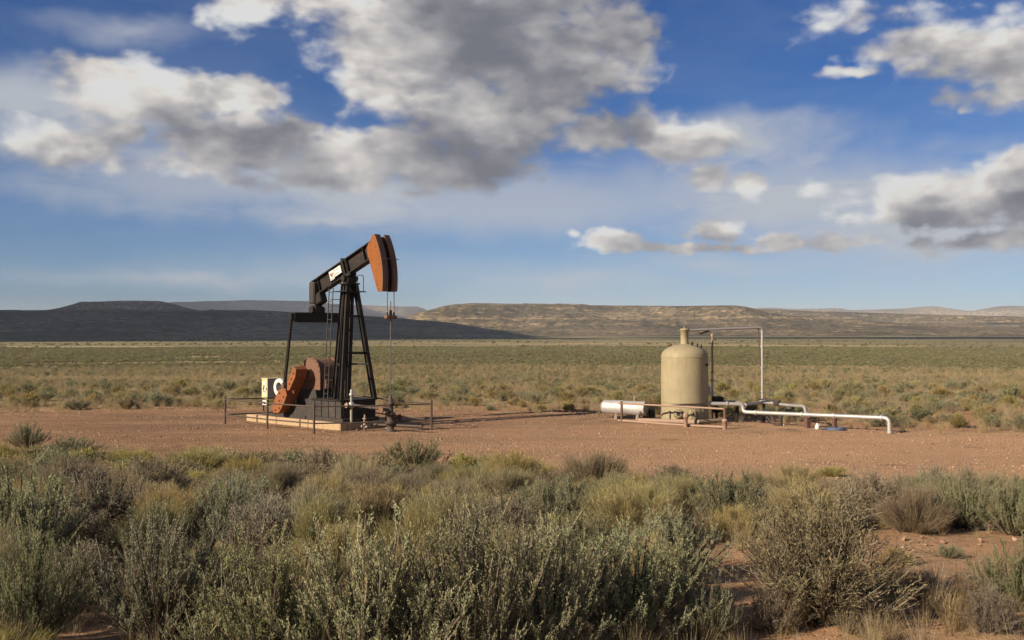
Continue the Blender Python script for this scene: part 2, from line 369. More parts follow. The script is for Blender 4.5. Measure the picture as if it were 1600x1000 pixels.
link('hills', hills(crest([(180,20),(225,23),(257,25.5),(289,23.7),(328,25),(341,22.5),(399,24.5),(424,27),(450,23),(463,22),(489,26),(514,27),(700,28),(950,25)]), 8200, 6200, MH_F, .40, .5, 55), kind='structure')

# ------------------------------------------------------------------ air
def haze(density=.00007):
    m = bpy.data.materials.new('air'); m.use_nodes = True
    T = NT(m.node_tree); T.n.clear()
    v = T.node('ShaderNodeVolumePrincipled'); v.inputs['Color'].default_value = (.80, .88, 1.0, 1); v.inputs['Density'].default_value = density
    o = T.node('ShaderNodeOutputMaterial'); T.l.new(v.outputs[0], o.inputs['Volume'])
    s, lo, hi = 17500, -12, 285
    vv = [(x, y, z) for x in (-s, s) for y in (-s, s) for z in (lo, hi)]
    ff = [(0, 1, 3, 2), (4, 6, 7, 5), (0, 4, 5, 1), (2, 3, 7, 6), (0, 2, 6, 4), (1, 5, 7, 3)]
    link('haze', mesh_np('haze', np.array(vv), np.array(ff), m, False), kind='stuff')

# ------------------------------------------------------------------ unseen clouds beyond the frame, placed for the shade they lay on the land
def cloud_mat():
    m, T, b = new_mat('cloud_white'); b.inputs['Base Color'].default_value = (.85, .85, .87, 1); b.inputs['Roughness'].default_value = 1.0; b.inputs['Specular IOR Level'].default_value = 0
    return m
M_CLOUD = cloud_mat()
def cloud(cx, cy, alt, rx, ry, rz, seed, edge_y=None):
    """a lumpy cumulus over the sun-ward side of ground point (cx, cy); edge_y: slide it until its shade ends at that y near x = 0"""
    import bmesh
    bm = bmesh.new(); bmesh.ops.create_icosphere(bm, subdivisions=5, radius=1.0)
    v = np.array([q.co[:] for q in bm.verts]); f = np.array([[w.index for w in q.verts] for q in bm.faces]); bm.free()
    n = fbm(v[:, 0] * 1.7 + 5, v[:, 1] * 1.7 + v[:, 2] * 1.1, 5, seed) - .5
    v = v * (1 + .75 * n)[:, None] * np.array([rx, ry, rz]); v[:, 2] = np.maximum(v[:, 2], -rz * .25)
    k = alt / sdir.z; c = np.array([cx + sdir.x * k, cy + sdir.y * k, alt])
    if edge_y is not None:
        w = v + c; t = w[:, 2] / sdir.z; gxp, gyp = w[:, 0] - sdir.x * t, w[:, 1] - sdir.y * t
        c[1] += edge_y - gyp[np.abs(gxp) < 45].max()
    me = mesh_np('shade_cloud', v, f, M_CLOUD); o = link('shade_cloud', me, kind='structure'); o.location = c
cloud(-680, 1180, 900, 700, 660, 150, 5)
cloud(700, 1250, 900, 560, 190, 80, 9)
cloud(-1230, 2750, 900, 560, 520, 90, 41)
cloud(-1650, 6500, 2500, 1700, 1100, 200, 13)
cloud(-30, -330, 620, 420, 300, 90, 21, edge_y=3.0)  # unseen cloud added to dim the nearest brush; its shade edge is tuned
# ------------------------------------------------------------------ shape kit
class MB:
    def __init__(s): s.v = []; s.f = []; s.sm = []
    def add(s, v, f, smooth=False):
        n = len(s.v); s.v += [tuple(map(float, q)) for q in v]
        s.f += [tuple(i + n for i in q) for q in f]; s.sm += [smooth] * len(f); return s
    def box(s, c, size, rot=None, ch=0.0):
        """box centred at c; ch = chamfer"""
        hx, hy, hz = (q / 2 for q in size); h = (hx, hy, hz)
        M = rot or Matrix.Identity(3); c = Vector(c)
        if ch <= 0:
            v = [c + M @ Vector((x * hx, y * hy, z * hz)) for x in (-1, 1) for y in (-1, 1) for z in (-1, 1)]
            return s.add(v, [(0, 1, 3, 2), (4, 6, 7, 5), (0, 4, 5, 1), (2, 3, 7, 6), (0, 2, 6, 4), (1, 5, 7, 3)])
        ch = min(ch, .45 * min(size)); idx = {}; v = []
        for sx in (-1, 1):
            for sy in (-1, 1):
                for sz in (-1, 1):
                    for ax in range(3):
                        q = [sx * hx, sy * hy, sz * hz]; sg = (sx, sy, sz)
                        for k in range(3):
                            if k != ax: q[k] -= sg[k] * ch
                        idx[(sx, sy, sz, ax)] = len(v); v.append(c + M @ Vector(q))
        f = []
        for ax in range(3):
            o1, o2 = [(1, 2), (2, 0), (0, 1)][ax]
            for sg in (-1, 1):
                loop = []
                for (p, q) in ((-1, -1), (1, -1), (1, 1), (-1, 1)):
                    k = [0, 0, 0]; k[ax] = sg; k[o1] = p; k[o2] = q; loop.append(idx[(*k, ax)])
                f.append(tuple(loop if sg > 0 else loop[::-1]))
        for ax in range(3):                                    # edges along ax
            o1, o2 = [(1, 2), (2, 0), (0, 1)][ax]
            for p in (-1, 1):
                for q in (-1, 1):
                    def K(e, face):
                        k = [0, 0, 0]; k[ax] = e; k[o1] = p; k[o2] = q; return idx[(*k, face)]
                    lp = (K(-1, o1), K(1, o1), K(1, o2), K(-1, o2))
                    f.append(lp if p * q < 0 else lp[::-1])
        for sx in (-1, 1):
            for sy in (-1, 1):
                for sz in (-1, 1):
                    t = (idx[(sx, sy, sz, 0)], idx[(sx, sy, sz, 1)], idx[(sx, sy, sz, 2)])
                    f.append(t if sx * sy * sz > 0 else t[::-1])
        return s.add(v, f)
    def bar(s, a, b, w, h, up=(0, 0, 1), ch=0.0):
        a, b = Vector(a), Vector(b); x = (b - a); L = x.length; x.normalize()
        y = Vector(up).cross(x)
        if y.length < 1e-4: y = Vector((0, 1, 0)).cross(x)
        y.normalize(); z = x.cross(y)
        return s.box((a + b) / 2, (L, w, h), Matrix((x, y, z)).transposed(), ch)
    def tube(s, pts, r, n=10, cap=True, radii=None):
        pts = [Vector(p) for p in pts]; rings = []; prev = None
        for i, p in enumerate(pts):
            t = (pts[min(i + 1, len(pts) - 1)] - pts[max(i - 1, 0)]).normalized()
            u = prev if prev is not None else (Vector((0, 0, 1)) if abs(t.z) < .9 else Vector((1, 0, 0)))
            u = (u - t * u.dot(t)).normalized(); w = t.cross(u); prev = u
            rr = radii[i] if radii else r
            rings.append([p + (u * math.cos(2 * math.pi * k / n) + w * math.sin(2 * math.pi * k / n)) * rr for k in range(n)])
        v = [q for g in rings for q in g]
        f = [(i * n + k, i * n + (k + 1) % n, (i + 1) * n + (k + 1) % n, (i + 1) * n + k) for i in range(len(pts) - 1) for k in range(n)]
        s.add(v, f, True)
        if cap:
            s.add(rings[0], [tuple(range(n))[::-1]]); s.add(rings[-1], [tuple(range(n))])
        return s
    def cyl(s, a, b, r, n=16): return s.tube([a, b], r, n)
    def lathe(s, prof, n=32, c=(0, 0, 0), M=None, cap=True):
        """prof: (radius, height) from bottom to top about local z"""
        M = M or Matrix.Identity(3); c = Vector(c)
        v = [c + M @ Vector((r * math.cos(2 * math.pi * k / n), r * math.sin(2 * math.pi * k / n), z)) for r, z in prof for k in range(n)]
        f = [(i * n + k, i * n + (k + 1) % n, (i + 1) * n + (k + 1) % n, (i + 1) * n + k) for i in range(len(prof) - 1) for k in range(n)]
        s.add(v, f, True)
        if cap:
            s.add(v[:n], [tuple(range(n))[::-1]]); s.add(v[-n:], [tuple(range(n))])
        return s
    def prism(s, poly, t0, t1, plane='xz'):
        """polygon (a, b) extruded along the third axis from t0 to t1"""
        def P(a, b, t): return (a, t, b) if plane == 'xz' else ((t, a, b) if plane == 'yz' else (a, b, t))
        n = len(poly); v = [P(a, b, t0) for a, b in poly] + [P(a, b, t1) for a, b in poly]
        f = [(i, (i + 1) % n, n + (i + 1) % n, n + i) for i in range(n)] + [tuple(range(n))[::-1], tuple(range(n, 2 * n))]
        return s.add(v, f)
    def build(s, name, mat, parent=None, bevel=0.0, **props):
        me = bpy.data.meshes.new(name); me.from_pydata(s.v, [], s.f)
        import bmesh
        bm = bmesh.new(); bm.from_mesh(me); bmesh.ops.recalc_face_normals(bm, faces=bm.faces); bm.to_mesh(me); bm.free()
        me.polygons.foreach_set('use_smooth', s.sm)
        me.materials.append(mat); me.update()
        o = link(name, me, parent, **props)
        if bevel > 0:
            md = o.modifiers.new('bevel', 'BEVEL'); md.width = bevel; md.segments = 2; md.limit_method = 'ANGLE'; md.angle_limit = R(40)
        return o
def bend(pts, rad, seg=5):
    """round the corners of a pipe run"""
    pts = [Vector(p) for p in pts]; out = [pts[0]]
    for i in range(1, len(pts) - 1):
        p, a, b = pts[i], (pts[i - 1] - pts[i]), (pts[i + 1] - pts[i])
        d = min(rad, a.length * .45, b.length * .45); A, B = p + a.normalized() * d, p + b.normalized() * d
        for k in range(seg + 1):
            t = k / seg; out.append((1 - t) ** 2 * A + 2 * t * (1 - t) * p + t * t * B)
    out.append(pts[-1]); return out
def thing(name, label, cat, loc=(0, 0, 0), rz=0.0, group=None):
    o = bpy.data.objects.new(name, None); COL.objects.link(o); o.empty_display_size = .2
    o.location = loc; o.rotation_euler = (0, 0, rz); o['label'] = label; o['category'] = cat
    if group: o['group'] = group
    return o

# ------------------------------------------------------------------ painted and bare metal
def paint(name, col, wear=(.16, .075, .04), wear_amt=.35, rough=.55, scale=3.0, dust=(.33, .22, .15), dust_amt=.25, metallic=0.0, streak=.0, spec=.5):
    m, T, b = new_mat(name)
    P = T.node('ShaderNodeTexCoord').outputs['Object']
    rnd = T.node('ShaderNodeObjectInfo').outputs['Random']
    Pn = T.v('ADD', P, T.cxyz(T.m('MULTIPLY', rnd, 37.0), T.m('MULTIPLY', rnd, 11.0), 0))
    n1 = T.noise(Pn, scale, 7, .65); n2 = T.noise(Pn, scale * 6, 5, .7)
    c = T.mix(T.rng(n1, .3, .7), tuple(q * .82 for q in col), tuple(min(1, q * 1.15) for q in col))
    sp = T.m('MULTIPLY', T.rng(n1, .50, .66), T.rng(n2, .45, .62))
    c = T.mix(T.m('MULTIPLY', sp, wear_amt * 1.6, clamp=True), c, wear)
    if streak:
        ns = T.noise(T.v('MULTIPLY', Pn, (9, 9, .55)), 1.0, 5, .6)
        c = T.mix(T.rng(ns, .52, .72, 0, streak), c, wear)
    # dust that settles on upward faces
    up = T.xyz(T.node('ShaderNodeNewGeometry').outputs['Normal'])[2]
    c = T.mix(T.m('MULTIPLY', T.rng(up, .3, .95, .15, 1.0), T.rng(n2, .35, .7, 0, dust_amt * 1.7)), c, dust)
    T.l.new(c, b.inputs['Base Color']); b.inputs['Metallic'].default_value = metallic; b.inputs['Specular IOR Level'].default_value = spec
    T.l.new(T.rng(n2, .3, .7, max(rough - .12, .05), min(rough + .2, 1)), b.inputs['Roughness'])
    bmp = T.node('ShaderNodeBump', {'Strength': .25, 'Distance': .01}); T.l.new(n2, bmp.inputs['Height']); T.l.new(bmp.outputs[0], b.inputs['Normal'])
    return m
M_BLACK = paint('black_paint', (.013, .012, .011), (.09, .05, .034), .35, .62, 2.0, dust_amt=.10, spec=.25)
M_DGREY = paint('dark_grey_paint', (.042, .038, .034), (.11, .075, .05), .4, .65, 2.0, dust_amt=.15, spec=.25)
M_ORANGE = paint('faded_orange_paint', (.225, .075, .016), (.12, .046, .02), .75, .65, 1.6, dust_amt=.04, streak=.35, spec=.22)
M_RUST = paint('rusty_brown_paint', (.14, .066, .036), (.08, .042, .027), .6, .7, 2.2, dust_amt=.3, streak=.3)
M_ORANGE2 = paint('crank_orange_paint', (.25, .085, .03), (.11, .048, .028), .9, .65, 3.0, dust_amt=.08, streak=.45, spec=.25)
M_CONC = paint('pale_concrete', (.40, .285, .165), (.20, .13, .08), .75, .9, 2.5, dust_amt=.5, streak=.4)
M_GALV = paint('galvanised_pipe', (.41, .40, .385), (.34, .26, .20), .40, .40, 3.0, dust_amt=.15, metallic=.40)
M_STEEL = paint('bare_aluminium', (.46, .45, .435), (.36, .32, .27), .35, .55, 2.0, dust_amt=.15, metallic=.45)
M_TANK = paint('tan_tank_paint', (.30, .258, .160), (.21, .165, .095), .5, .62, 1.1, dust=(.34, .27, .17), dust_amt=.3, streak=.45, spec=.25)
M_TANKD = paint('tan_fittings', (.25, .20, .12), (.17, .11, .07), .5, .6, 3.0)
M_FENCE = paint('rusty_pipe', (.055, .039, .031), (.10, .052, .034), .5, .7, 4.0, dust_amt=.2)
M_GUARD = paint('dusty_pink_pipe', (.30, .20, .145), (.24, .14, .09), .5, .7, 4.0, dust_amt=.3)
M_BROWN = paint('brown_post', (.10, .052, .038), (.15, .075, .045), .4, .7, 4.0)
M_WHITE = paint('white_sign', (.62, .60, .56), (.45, .38, .30), .25, .5, 5.0, dust_amt=.1)
M_CREAM = paint('cream_cabinet', (.58, .47, .27), (.34, .25, .15), .3, .55, 3.0, dust_amt=.15)
M_CABG = paint('grey_cabinet', (.27, .25, .21), (.2, .16, .12), .3, .6, 3.0, dust_amt=.15)
M_INK = paint('dark_print', (.035, .035, .045), (.05, .05, .05), .1, .6)
M_REDP = paint('red_print', (.45, .06, .05), (.3, .1, .08), .2, .6)
M_BLUE = paint('blue_plastic', (.028, .062, .125), (.08, .09, .11), .3, .5, 5.0, dust_amt=.25)
M_RUBBER = paint('black_rubber', (.018, .018, .018), (.05, .045, .04), .2, .6, 5.0, dust_amt=.25)
M_CABLE = paint('steel_cable', (.12, .11, .10), (.16, .10, .07), .4, .5, 6.0, metallic=.5)
# ------------------------------------------------------------------ pump jack (local x = towards the well, -y = the side seen)
PJ_LOC, PJ_RZ = (-6.17, 37.78, 0.0), R(-42)
PJ_LOC = (PJ_LOC[0], PJ_LOC[1], float(gz(PJ_LOC[0], PJ_LOC[1])))
pj = thing('pump_jack', 'black oil pump jack with orange horse head and orange cranks, behind the pipe rail fence', 'pump jack', PJ_LOC, PJ_RZ)
Z0 = .30      # top of the concrete footing
# --- skid base
b = MB()
b.box((-1.55, 0, Z0 + .06), (4.5, 1.74, .12))
b.box((-2.45, -.80, Z0 + .30), (2.5, .05, .42)); b.box((-2.45, .80, Z0 + .30), (2.5, .05, .42))
base = b.build('skid_base', M_DGREY, pj, .008)
MB().box((-.30, -.02, Z0 + .435), (1.75, 1.66, .62)).build('base_box', M_DGREY, pj, .012)
MB().box((-.30, -.02, Z0 + .775), (1.84, 1.74, .05)).build('base_lid', M_BLACK, pj, .006)
for i in range(4):
    MB().box((-1.02 + i * .42, -.862, Z0 + .43), (.05, .035, .60)).build('stiffener', M_DGREY, base, .004)
MB().box((.588, 0, Z0 + .44), (.03, 1.50, .52)).build('front_panel', M_BLACK, pj, .006)
# gearbox pedestal
MB().prism([(-2.75, Z0 + .12), (-1.15, Z0 + .12), (-1.42, 1.42), (-2.48, 1.42)], -.52, .52).build('pedestal', M_DGREY, pj, .012)
# --- gearbox: arched housing with flanged sides
GX, GZ = -1.78, 2.02
arch = lambda r, zb: [(GX - r, zb)] + [(GX + r * math.cos(math.pi - math.pi * k / 20), GZ + r * math.sin(math.pi - math.pi * k / 20)) for k in range(21)] + [(GX + r, zb)]
gb = MB().prism(arch(.57, 1.42), -.46, .46).build('gearbox', M_RUST, pj, .012)
for y in (-.49, .43):
    MB().prism(arch(.625, 1.40), y, y + .06).build('flange', M_RUST, gb, .006)
for y in (-1, 1):
    MB().cyl((GX, y * .49, 1.95), (GX, y * .64, 1.95), .23, 24).build('bearing_cap', M_RUST, gb, .008)
for k in range(9):
    a = math.pi * (k + .5) / 9
    MB().cyl((GX +   .60 * math.cos(a), -.51, GZ +   .60 * math.sin(a)), (GX +   .60 * math.cos(a), -.525, GZ +   .60 * math.sin(a)), .018, 6).build('bolt', M_BLACK, gb)
MB().box((GX + .62, 0, 1.62), (.30, .66, .36), ch=.03).build('input_housing', M_RUST, gb)
# --- cranks with counterweights, pointing down and back
ca = R(234); KX = -1.95
cdx, cdz = math.cos(ca), math.sin(ca); nx_, nz_ = -cdz, cdx     # along / across the crank
def CP(s_, t_): return (KX + cdx * s_ + nx_ * t_, 1.95 + cdz * s_ + nz_ * t_)
for sgn in (-1, 1):
    def yy(a, b): return (sgn * a, sgn * b) if sgn > 0 else (sgn * b, sgn * a)
    ck = MB().prism([CP(-.40, -.10), CP(-.40, .12), CP(-.12, .25), CP(.6, .24), CP(1.6, .22), CP(1.74, .0), CP(1.6, -.22), CP(.6, -.22), CP(-.12, -.22)], *yy(.74, .98)).build('crank', M_ORANGE2, pj, .012)
    MB().prism([CP(-.40, -.07), CP(-.40, .12), CP(-.12, .25), CP(.50, .25), CP(.62, .14), CP(.34, -.06)], *yy(.975, 1.27)).build('counterweight', M_ORANGE2, ck, .015)
    MB().prism([CP(.60, .0), CP(.74, .25), CP(1.15, .29), CP(1.60, .25), CP(1.86, .04), CP(1.74, -.22), CP(1.28, -.30), CP(.88, -.28)], *yy(.975, 1.29)).build('counterweight', M_ORANGE2, ck, .015)
    for (s_, t_, o) in ((-.18, .08, 1.27), (.08, .10, 1.27), (.30, .12, 1.27), (.92, .14, 1.29), (.96, -.16, 1.29), (1.22, .0, 1.29), (1.45, .16, 1.29), (1.48, -.16, 1.29), (1.66, .02, 1.29)):
        x, z = CP(s_, t_)
        MB().cyl((x, sgn * (o - .002), z), (x, sgn * (o + .02), z), .034, 8).build('bolt', M_BLACK, ck)
MB().cyl((KX, -.9, 1.95), (KX, .9, 1.95), .14, 18).build('crank_hub', M_RUST, pj)
PX, PZ = CP(.66, -.20)
EX, EZ = -2.02, 4.22
for sgn in (-1, 1):
    yo, yb = sgn * 1.20, sgn * 1.16
    for q in (-.035, .035):
        pm = MB().bar((PX + q, yb, PZ + .10), (EX + q * .8, yo, EZ - .06), .085, .045, (1, 0, 0), ch=.006).build('pitman_arm', M_BLACK, pj)
    MB().box((PX, yb, PZ), (.22, .14, .30), ch=.03).build('wrist_pin_housing', M_BLACK, pm)
    MB().cyl((PX, yb - .20 * sgn, PZ), (PX, yb + .11 * sgn, PZ), .085, 16).build('wrist_pin', M_RUST, pm)
    MB().box((EX, yo, EZ), (.18, .15, .28), ch=.03).build('upper_bearing', M_BLACK, pm)
# --- equalizer: tapered cross beam hanging from the beam tail
eq = MB().prism([(-1.15, EZ - .10), (-1.15, EZ + .13), (1.15, EZ + .13), (1.15, EZ - .10), (.95, EZ - .22), (-.95, EZ - .22)], EX - .13, EX + .13, 'yz').build('equalizer', M_BLACK, pj, .01)
MB().box((EX, 0, EZ + .155), (.34, 2.24, .03)).build('top_flange', M_BLACK, eq, .004)
# --- walking beam, tilted 25.5 degrees, on the saddle bearing
TILT = R(21.0)
pv = Vector((0.0, 0, 5.72)); bx_ = Vector((math.cos(TILT), 0, math.sin(TILT))); bz_ = Vector((-math.sin(TILT), 0, math.cos(TILT)))
def BP(u, v, w): q = pv + bx_ * u + bz_ * w; return (q.x, v, q.z)
BM = Matrix((bx_, Vector((0, 1, 0)), bz_)).transposed()
beam = MB()
U0, U1, HB = -2.12, 2.0, .58
beam.box(BP((U0 + U1) / 2, 0, .10 + HB / 2), (U1 - U0, .05, HB - .04), BM)
beam.box(BP((U0 + U1) / 2, 0, .10), (U1 - U0, .30, .045), BM); beam.box(BP((U0 + U1) / 2, 0, .10 + HB), (U1 - U0, .30, .045), BM)
wb = beam.build('walking_beam', M_BLACK, pj, .005)
for u in (-1.72, -.95, -.16, .10, .16, 1.2):
    for s_ in (-1, 1):
        MB().box(BP(u, s_ * .085, .10 + HB / 2), (.025, .115, HB - .05), BM).build('web_stiffener', M_BLACK, wb, .003)
MB().box(BP(-.05, 0, .10 + HB / 2 + .03), (.09, .34, HB + .14), BM, .01).build('clamp_band', M_BLACK, wb)
# tail block and equalizer bearing
MB().box((-2.04, 0, 5.16), (.34, .54, .86), ch=.05).build('tail_block', M_DGREY, wb)
tb = MB(); tb.box((EX, 0, 4.52), (.30, .40, .34), ch=.05); tb.cyl((EX, -.30, 4.50), (EX, .30, 4.50), .14, 18)
tb.box(BP(-1.98, 0, -.10), (.46, .36, .40), BM, .04)
tb.build('equalizer_bearing', M_BLACK, pj)
# name plates on the near web: a logo plate and a lettered plate
sg = MB().box(BP(-.78, -.165, .10 + HB / 2), (.27, .012, .36), BM, .003).build('sign_plate', M_WHITE, wb)
MB().box(BP(-.75, -.173, .10 + HB / 2 + .02), (.09, .006, .15), BM @ Matrix.Rotation(R(35), 3, 'Y')).build('logo_stroke', M_REDP, sg)
MB().box(BP(-.81, -.174, .10 + HB / 2 + .01), (.05, .006, .16), BM @ Matrix.Rotation(R(-25), 3, 'Y')).build('logo_stroke', M_INK, sg)
MB().box(BP(-.78, -.173, .10 + HB / 2 - .13), (.20, .006, .025), BM).build('logo_line', M_INK, sg)
sg2 = MB().box(BP(-.40, -.165, .10 + HB / 2 + .02), (.44, .012, .30), BM, .003).build('sign_plate', M_WHITE, wb)
rt = random.Random(4)
for row, (w, n) in enumerate(((.08, 7), (.0, 8), (-.08, 6))):
    x = -.56
    for k in range(n):
        ww = rt.uniform(.018, .032)
        if row != 1 or k < 0: MB().box(BP(x + ww / 2, -.173, .10 + HB / 2 + .02 + w), (ww, .006, .034), BM).build('letter_stroke', M_INK, sg2)
        x += ww + .016
# --- horse head: two cheek plates, arc web and wireline groove
HO = BP(1.72, 0, .37)
AC, AR = (-.83, 5.55), 3.15                    # arc centred on the saddle bearing
def AP(deg, r=AR): return (AC[0] + r * math.cos(R(deg)), AC[1] + r * math.sin(R(deg)))
arc = [AP(d) for d in np.linspace(-8.2, 31.6, 16)]
back = [(1.70, 7.20), (1.36, 6.74), (1.36, 6.62), (1.98, 5.10)]
arc2 = [p for p in arc if p[1] > 5.0]
hd = MB()
for y in (-.30, .22): hd.prism(arc2 + back, y, y + .08)
hh = hd.build('horse_head', M_ORANGE, pj, .006)
def strip(r0, r1, y0, y1, d0, d1, n=16):
    m_ = MB(); dd = np.linspace(d0, d1, n); v = []
    for d in dd:
        for (r_, y_) in ((r0, y0), (r1, y0), (r1, y1), (r0, y1)):
            x, z = AP(d, r_); v.append((x, y_, z))
    f = [(i * 4 + k, i * 4 + (k + 1) % 4, i * 4 + 4 + (k + 1) % 4, i * 4 + 4 + k) for i in range(n - 1) for k in range(4)]
    m_.add(v, f + [(0, 1, 2, 3), tuple((n - 1) * 4 + k for k in (3, 2, 1, 0))]); return m_
strip(AR - .03, AR + .025, -.36, -.10, -8, 31.4).build('arc_plate', M_RUST, hh)
strip(AR - .03, AR + .025, .10, .36, -8, 31.4).build('arc_plate', M_RUST, hh)
strip(AR - .16, AR - .12, -.215, .215, -8, 31.4).build('inner_web', M_BLACK, hh)
MB().box((1.62, 0, 6.72), (.36, .43, .06)).build('stay_plate', M_BLACK, hh)
MB().box((2.05, 0, 5.22), (.06, .43, .22)).build('stay_plate', M_BLACK, hh)
for (x, z) in ((1.42, 6.66), (1.58, 6.95), (1.62, 6.25), (2.05, 5.2), (1.96, 5.36), (2.1, 6.1), (1.85, 6.75)):
    MB().cyl((x, -.32, z), (x, -.30, z), .022, 8).build('bolt', M_RUST, hh)
MB().cyl((2.27, -.30, 6.30), (2.27, .46, 6.30), .016, 6).build('cable_pin', M_CABLE, hh)
# --- bridle cables, carrier bar, polished rod
WX = AC[0] + AR + .045
for y in (-.16, .16):
    pts = [(AC[0] + (AR + .04) * math.cos(R(d)), y, AC[1] + (AR + .04) * math.sin(R(d))) for d in (14, 11, 8, 4, 0)] + [(WX, y, 5.0), (WX, y, 4.22)]
    MB().tube(pts, .016, 6).build('bridle_cable', M_CABLE, pj)
cb = MB().box((WX, 0, 4.17), (.18, .50, .12), ch=.02).build('carrier_bar', M_RUST, pj)
for y in (-.16, .16): MB().cyl((WX, y, 4.10), (WX, y, 4.34), .035, 10).build('socket', M_DGREY, cb)
MB().cyl((WX, 0, 4.23), (WX, 0, 4.42), .055, 12).build('rod_clamp', M_DGREY, cb)
pr = MB().cyl((WX, 0, 1.25), (WX, 0, 4.75), .019, 10).build('polished_rod', M_CABLE, pj)
MB().cyl((WX, 0, 3.96), (WX, 0, 4.11), .03, 10).build('load_cell', M_RUST, pr)
# --- samson post: four legs, cap, cross bars
TOPZ = 5.44
legs = [((.50, -.80), (.10, -.20)), ((.50, .80), (.10, .20)), ((-.50, -.32), (-.10, -.18)), ((-.50, .32), (-.10, .18))]
def lerp(a, b, t): return tuple(a[i] + (b[i] - a[i]) * t for i in range(3))
LG = []
for (bx0, tp) in legs:
    a, c = (bx0[0], bx0[1], Z0 + .80), (tp[0], tp[1], TOPZ); LG.append((a, c))
    lg = MB(); d = (Vector(c) - Vector(a)).normalized(); w = .17
    ax1 = d.cross(Vector((0, 1, 0))).normalized()
    lg.bar(a, c, w, .020, (0, 1, 0)); off = ax1 * 0
    y_ = Vector((0, 1, 0)).cross(d).normalized()
    for s_ in (-1, 1):
        q = y_ * (s_ * w / 2)
        lg.bar(Vector(a) + q, Vector(c) + q, .018, .15, (0, 1, 0))
    o = lg.build('leg', M_BLACK, pj, .003)
    MB().box((a[0], a[1], Z0 + .815), (.30, .30, .025)).build('foot_plate', M_BLACK, o)
for t in (.40, .72):
    MB().bar(lerp(*LG[0], t), lerp(*LG[1], t), .06, .09).build('cross_bar', M_BLACK, pj, .004)
    MB().bar(lerp(*LG[2], t - .12), lerp(*LG[3], t - .12), .06, .07).build('cross_bar', M_BLACK, pj, .004)
for s_ in (0, 1):
    MB().bar(lerp(*LG[s_], .30), lerp(*LG[s_ + 2], .30), .05, .07).build('cross_bar', M_BLACK, pj, .004)
cap = MB().box((0, 0, TOPZ + .02), (.46, .66, .06), ch=.01).build('post_cap', M_BLACK, pj)
sb_ = MB(); sb_.box((0, 0, TOPZ + .14), (.34, .46, .20), ch=.04); sb_.cyl((0, -.34, TOPZ + .22), (0, .34, TOPZ + .22), .11, 18); sb_.box(BP(0, 0, .03), (.50, .32, .10), BM, .01)
sb_.build('saddle_bearing', M_BLACK, pj)
# small work platform below the cap with a hoop
pl_ = MB().box((.02, 0, TOPZ - .28), (.78, .95, .035)).build('service_platform', M_BLACK, pj, .004)
MB().tube(bend([(.34, .40, TOPZ - .27), (.34, .40, TOPZ + .34), (.34, .10, TOPZ + .34), (.34, .10, TOPZ - .27)], .08), .014, 6).build('hand_hoop', M_BLACK, pl_)
# --- ladder up the near rear leg
def ladder():
    a0, a1 = Vector((-.40, -.80, Z0 + .80)), Vector((-.57, -.42, 5.28))
    s0 = Vector((.16, -.03, 0))
    ld = MB().tube([a0 - s0, a1 - s0], .020, 8).build('ladder_rail', M_DGREY, pj)
    ld2 = MB().tube([a0 + s0, a1 + s0], .020, 8).build('ladder_rail', M_DGREY, pj)
    n = 12
    for k in range(n):
        t = (k + .6) / n; p = a0.lerp(a1, t)
        MB().cyl(p - s0, p + s0, .014, 6).build('rung', M_DGREY, ld)
    top = MB().tube(bend([a1 - s0, a1 - s0 + Vector((.0, -.06, .10)), a1 + Vector((0, -.34, .02)), a1 + s0 + Vector((0, -.06, .10)), a1 + s0], .08), .016, 6).build('ladder_hoop', M_DGREY, pj)
    for z, q in ((.16, .75), (.10, .55)):
        p = a0.lerp(a1, 1 - z); MB().bar(p, (p.x + .30, p.y + .22, p.z), .03, .03).build('stand_off', M_DGREY, ld)
ladder()
# lower ladder on the base side
for k in range(3):
    MB().cyl((-.98, -.875, Z0 + .18 + k * .22), (-.62, -.875, Z0 + .18 + k * .22), .013, 6).build('step_rung', M_DGREY, pj)
# --- motor with sheave and white belt-guard ring, brake drum
mt = MB().lathe([(.16, -.36), (.24, -.34), (.26, -.28), (.26, .26), (.24, .32), (.14, .36)], 24, (-3.62, -.10, 1.22), Matrix.Rotation(R(90), 3, 'X')).build('motor', M_DGREY, pj)
MB().box((-3.62, -.10, .82), (.62, .50, .34), ch=.02).build('motor_mount', M_DGREY, pj)
for k in range(10):
    a = 2 * math.pi * k / 10
    MB().box((-3.62 + .27 * math.cos(a), -.10, 1.22 + .27 * math.sin(a)), (.03, .46, .03), Matrix.Rotation(-a, 3, 'Y')).build('cooling_fin', M_DGREY, mt)
rg = MB(); v = []; N = 28
for k in range(N):
    a = 2 * math.pi * k / N
    for (r_, y_) in ((.20, -.66), (.36, -.66), (.36, -.52), (.20, -.52)):
        v.append((-3.62 + r_ * math.cos(a), y_, 1.42 + r_ * math.sin(a)))
rg.add(v, [(i * 4 + k, i * 4 + (k + 1) % 4, ((i + 1) % N) * 4 + (k + 1) % 4, ((i + 1) % N) * 4 + k) for i in range(N) for k in range(4)])
rg.build('sheave_ring', M_WHITE, pj, .02)
MB().cyl((-3.62, -.60, 1.42), (-3.62, -.10, 1.30), .07, 12).build('sheave_shaft', M_DGREY, pj)
MB().bar((-3.5, .35, 1.35), (-1.7, .35, 1.75), .16, .55, ch=.05).build('belt_guard', M_DGREY, pj)
MB().tube([(-2.95, -.30, Z0 + .1), (-2.95, -.30, 1.05), (-3.0, -.36, 1.45)], .022, 8).build('brake_lever', M_BLACK, pj)

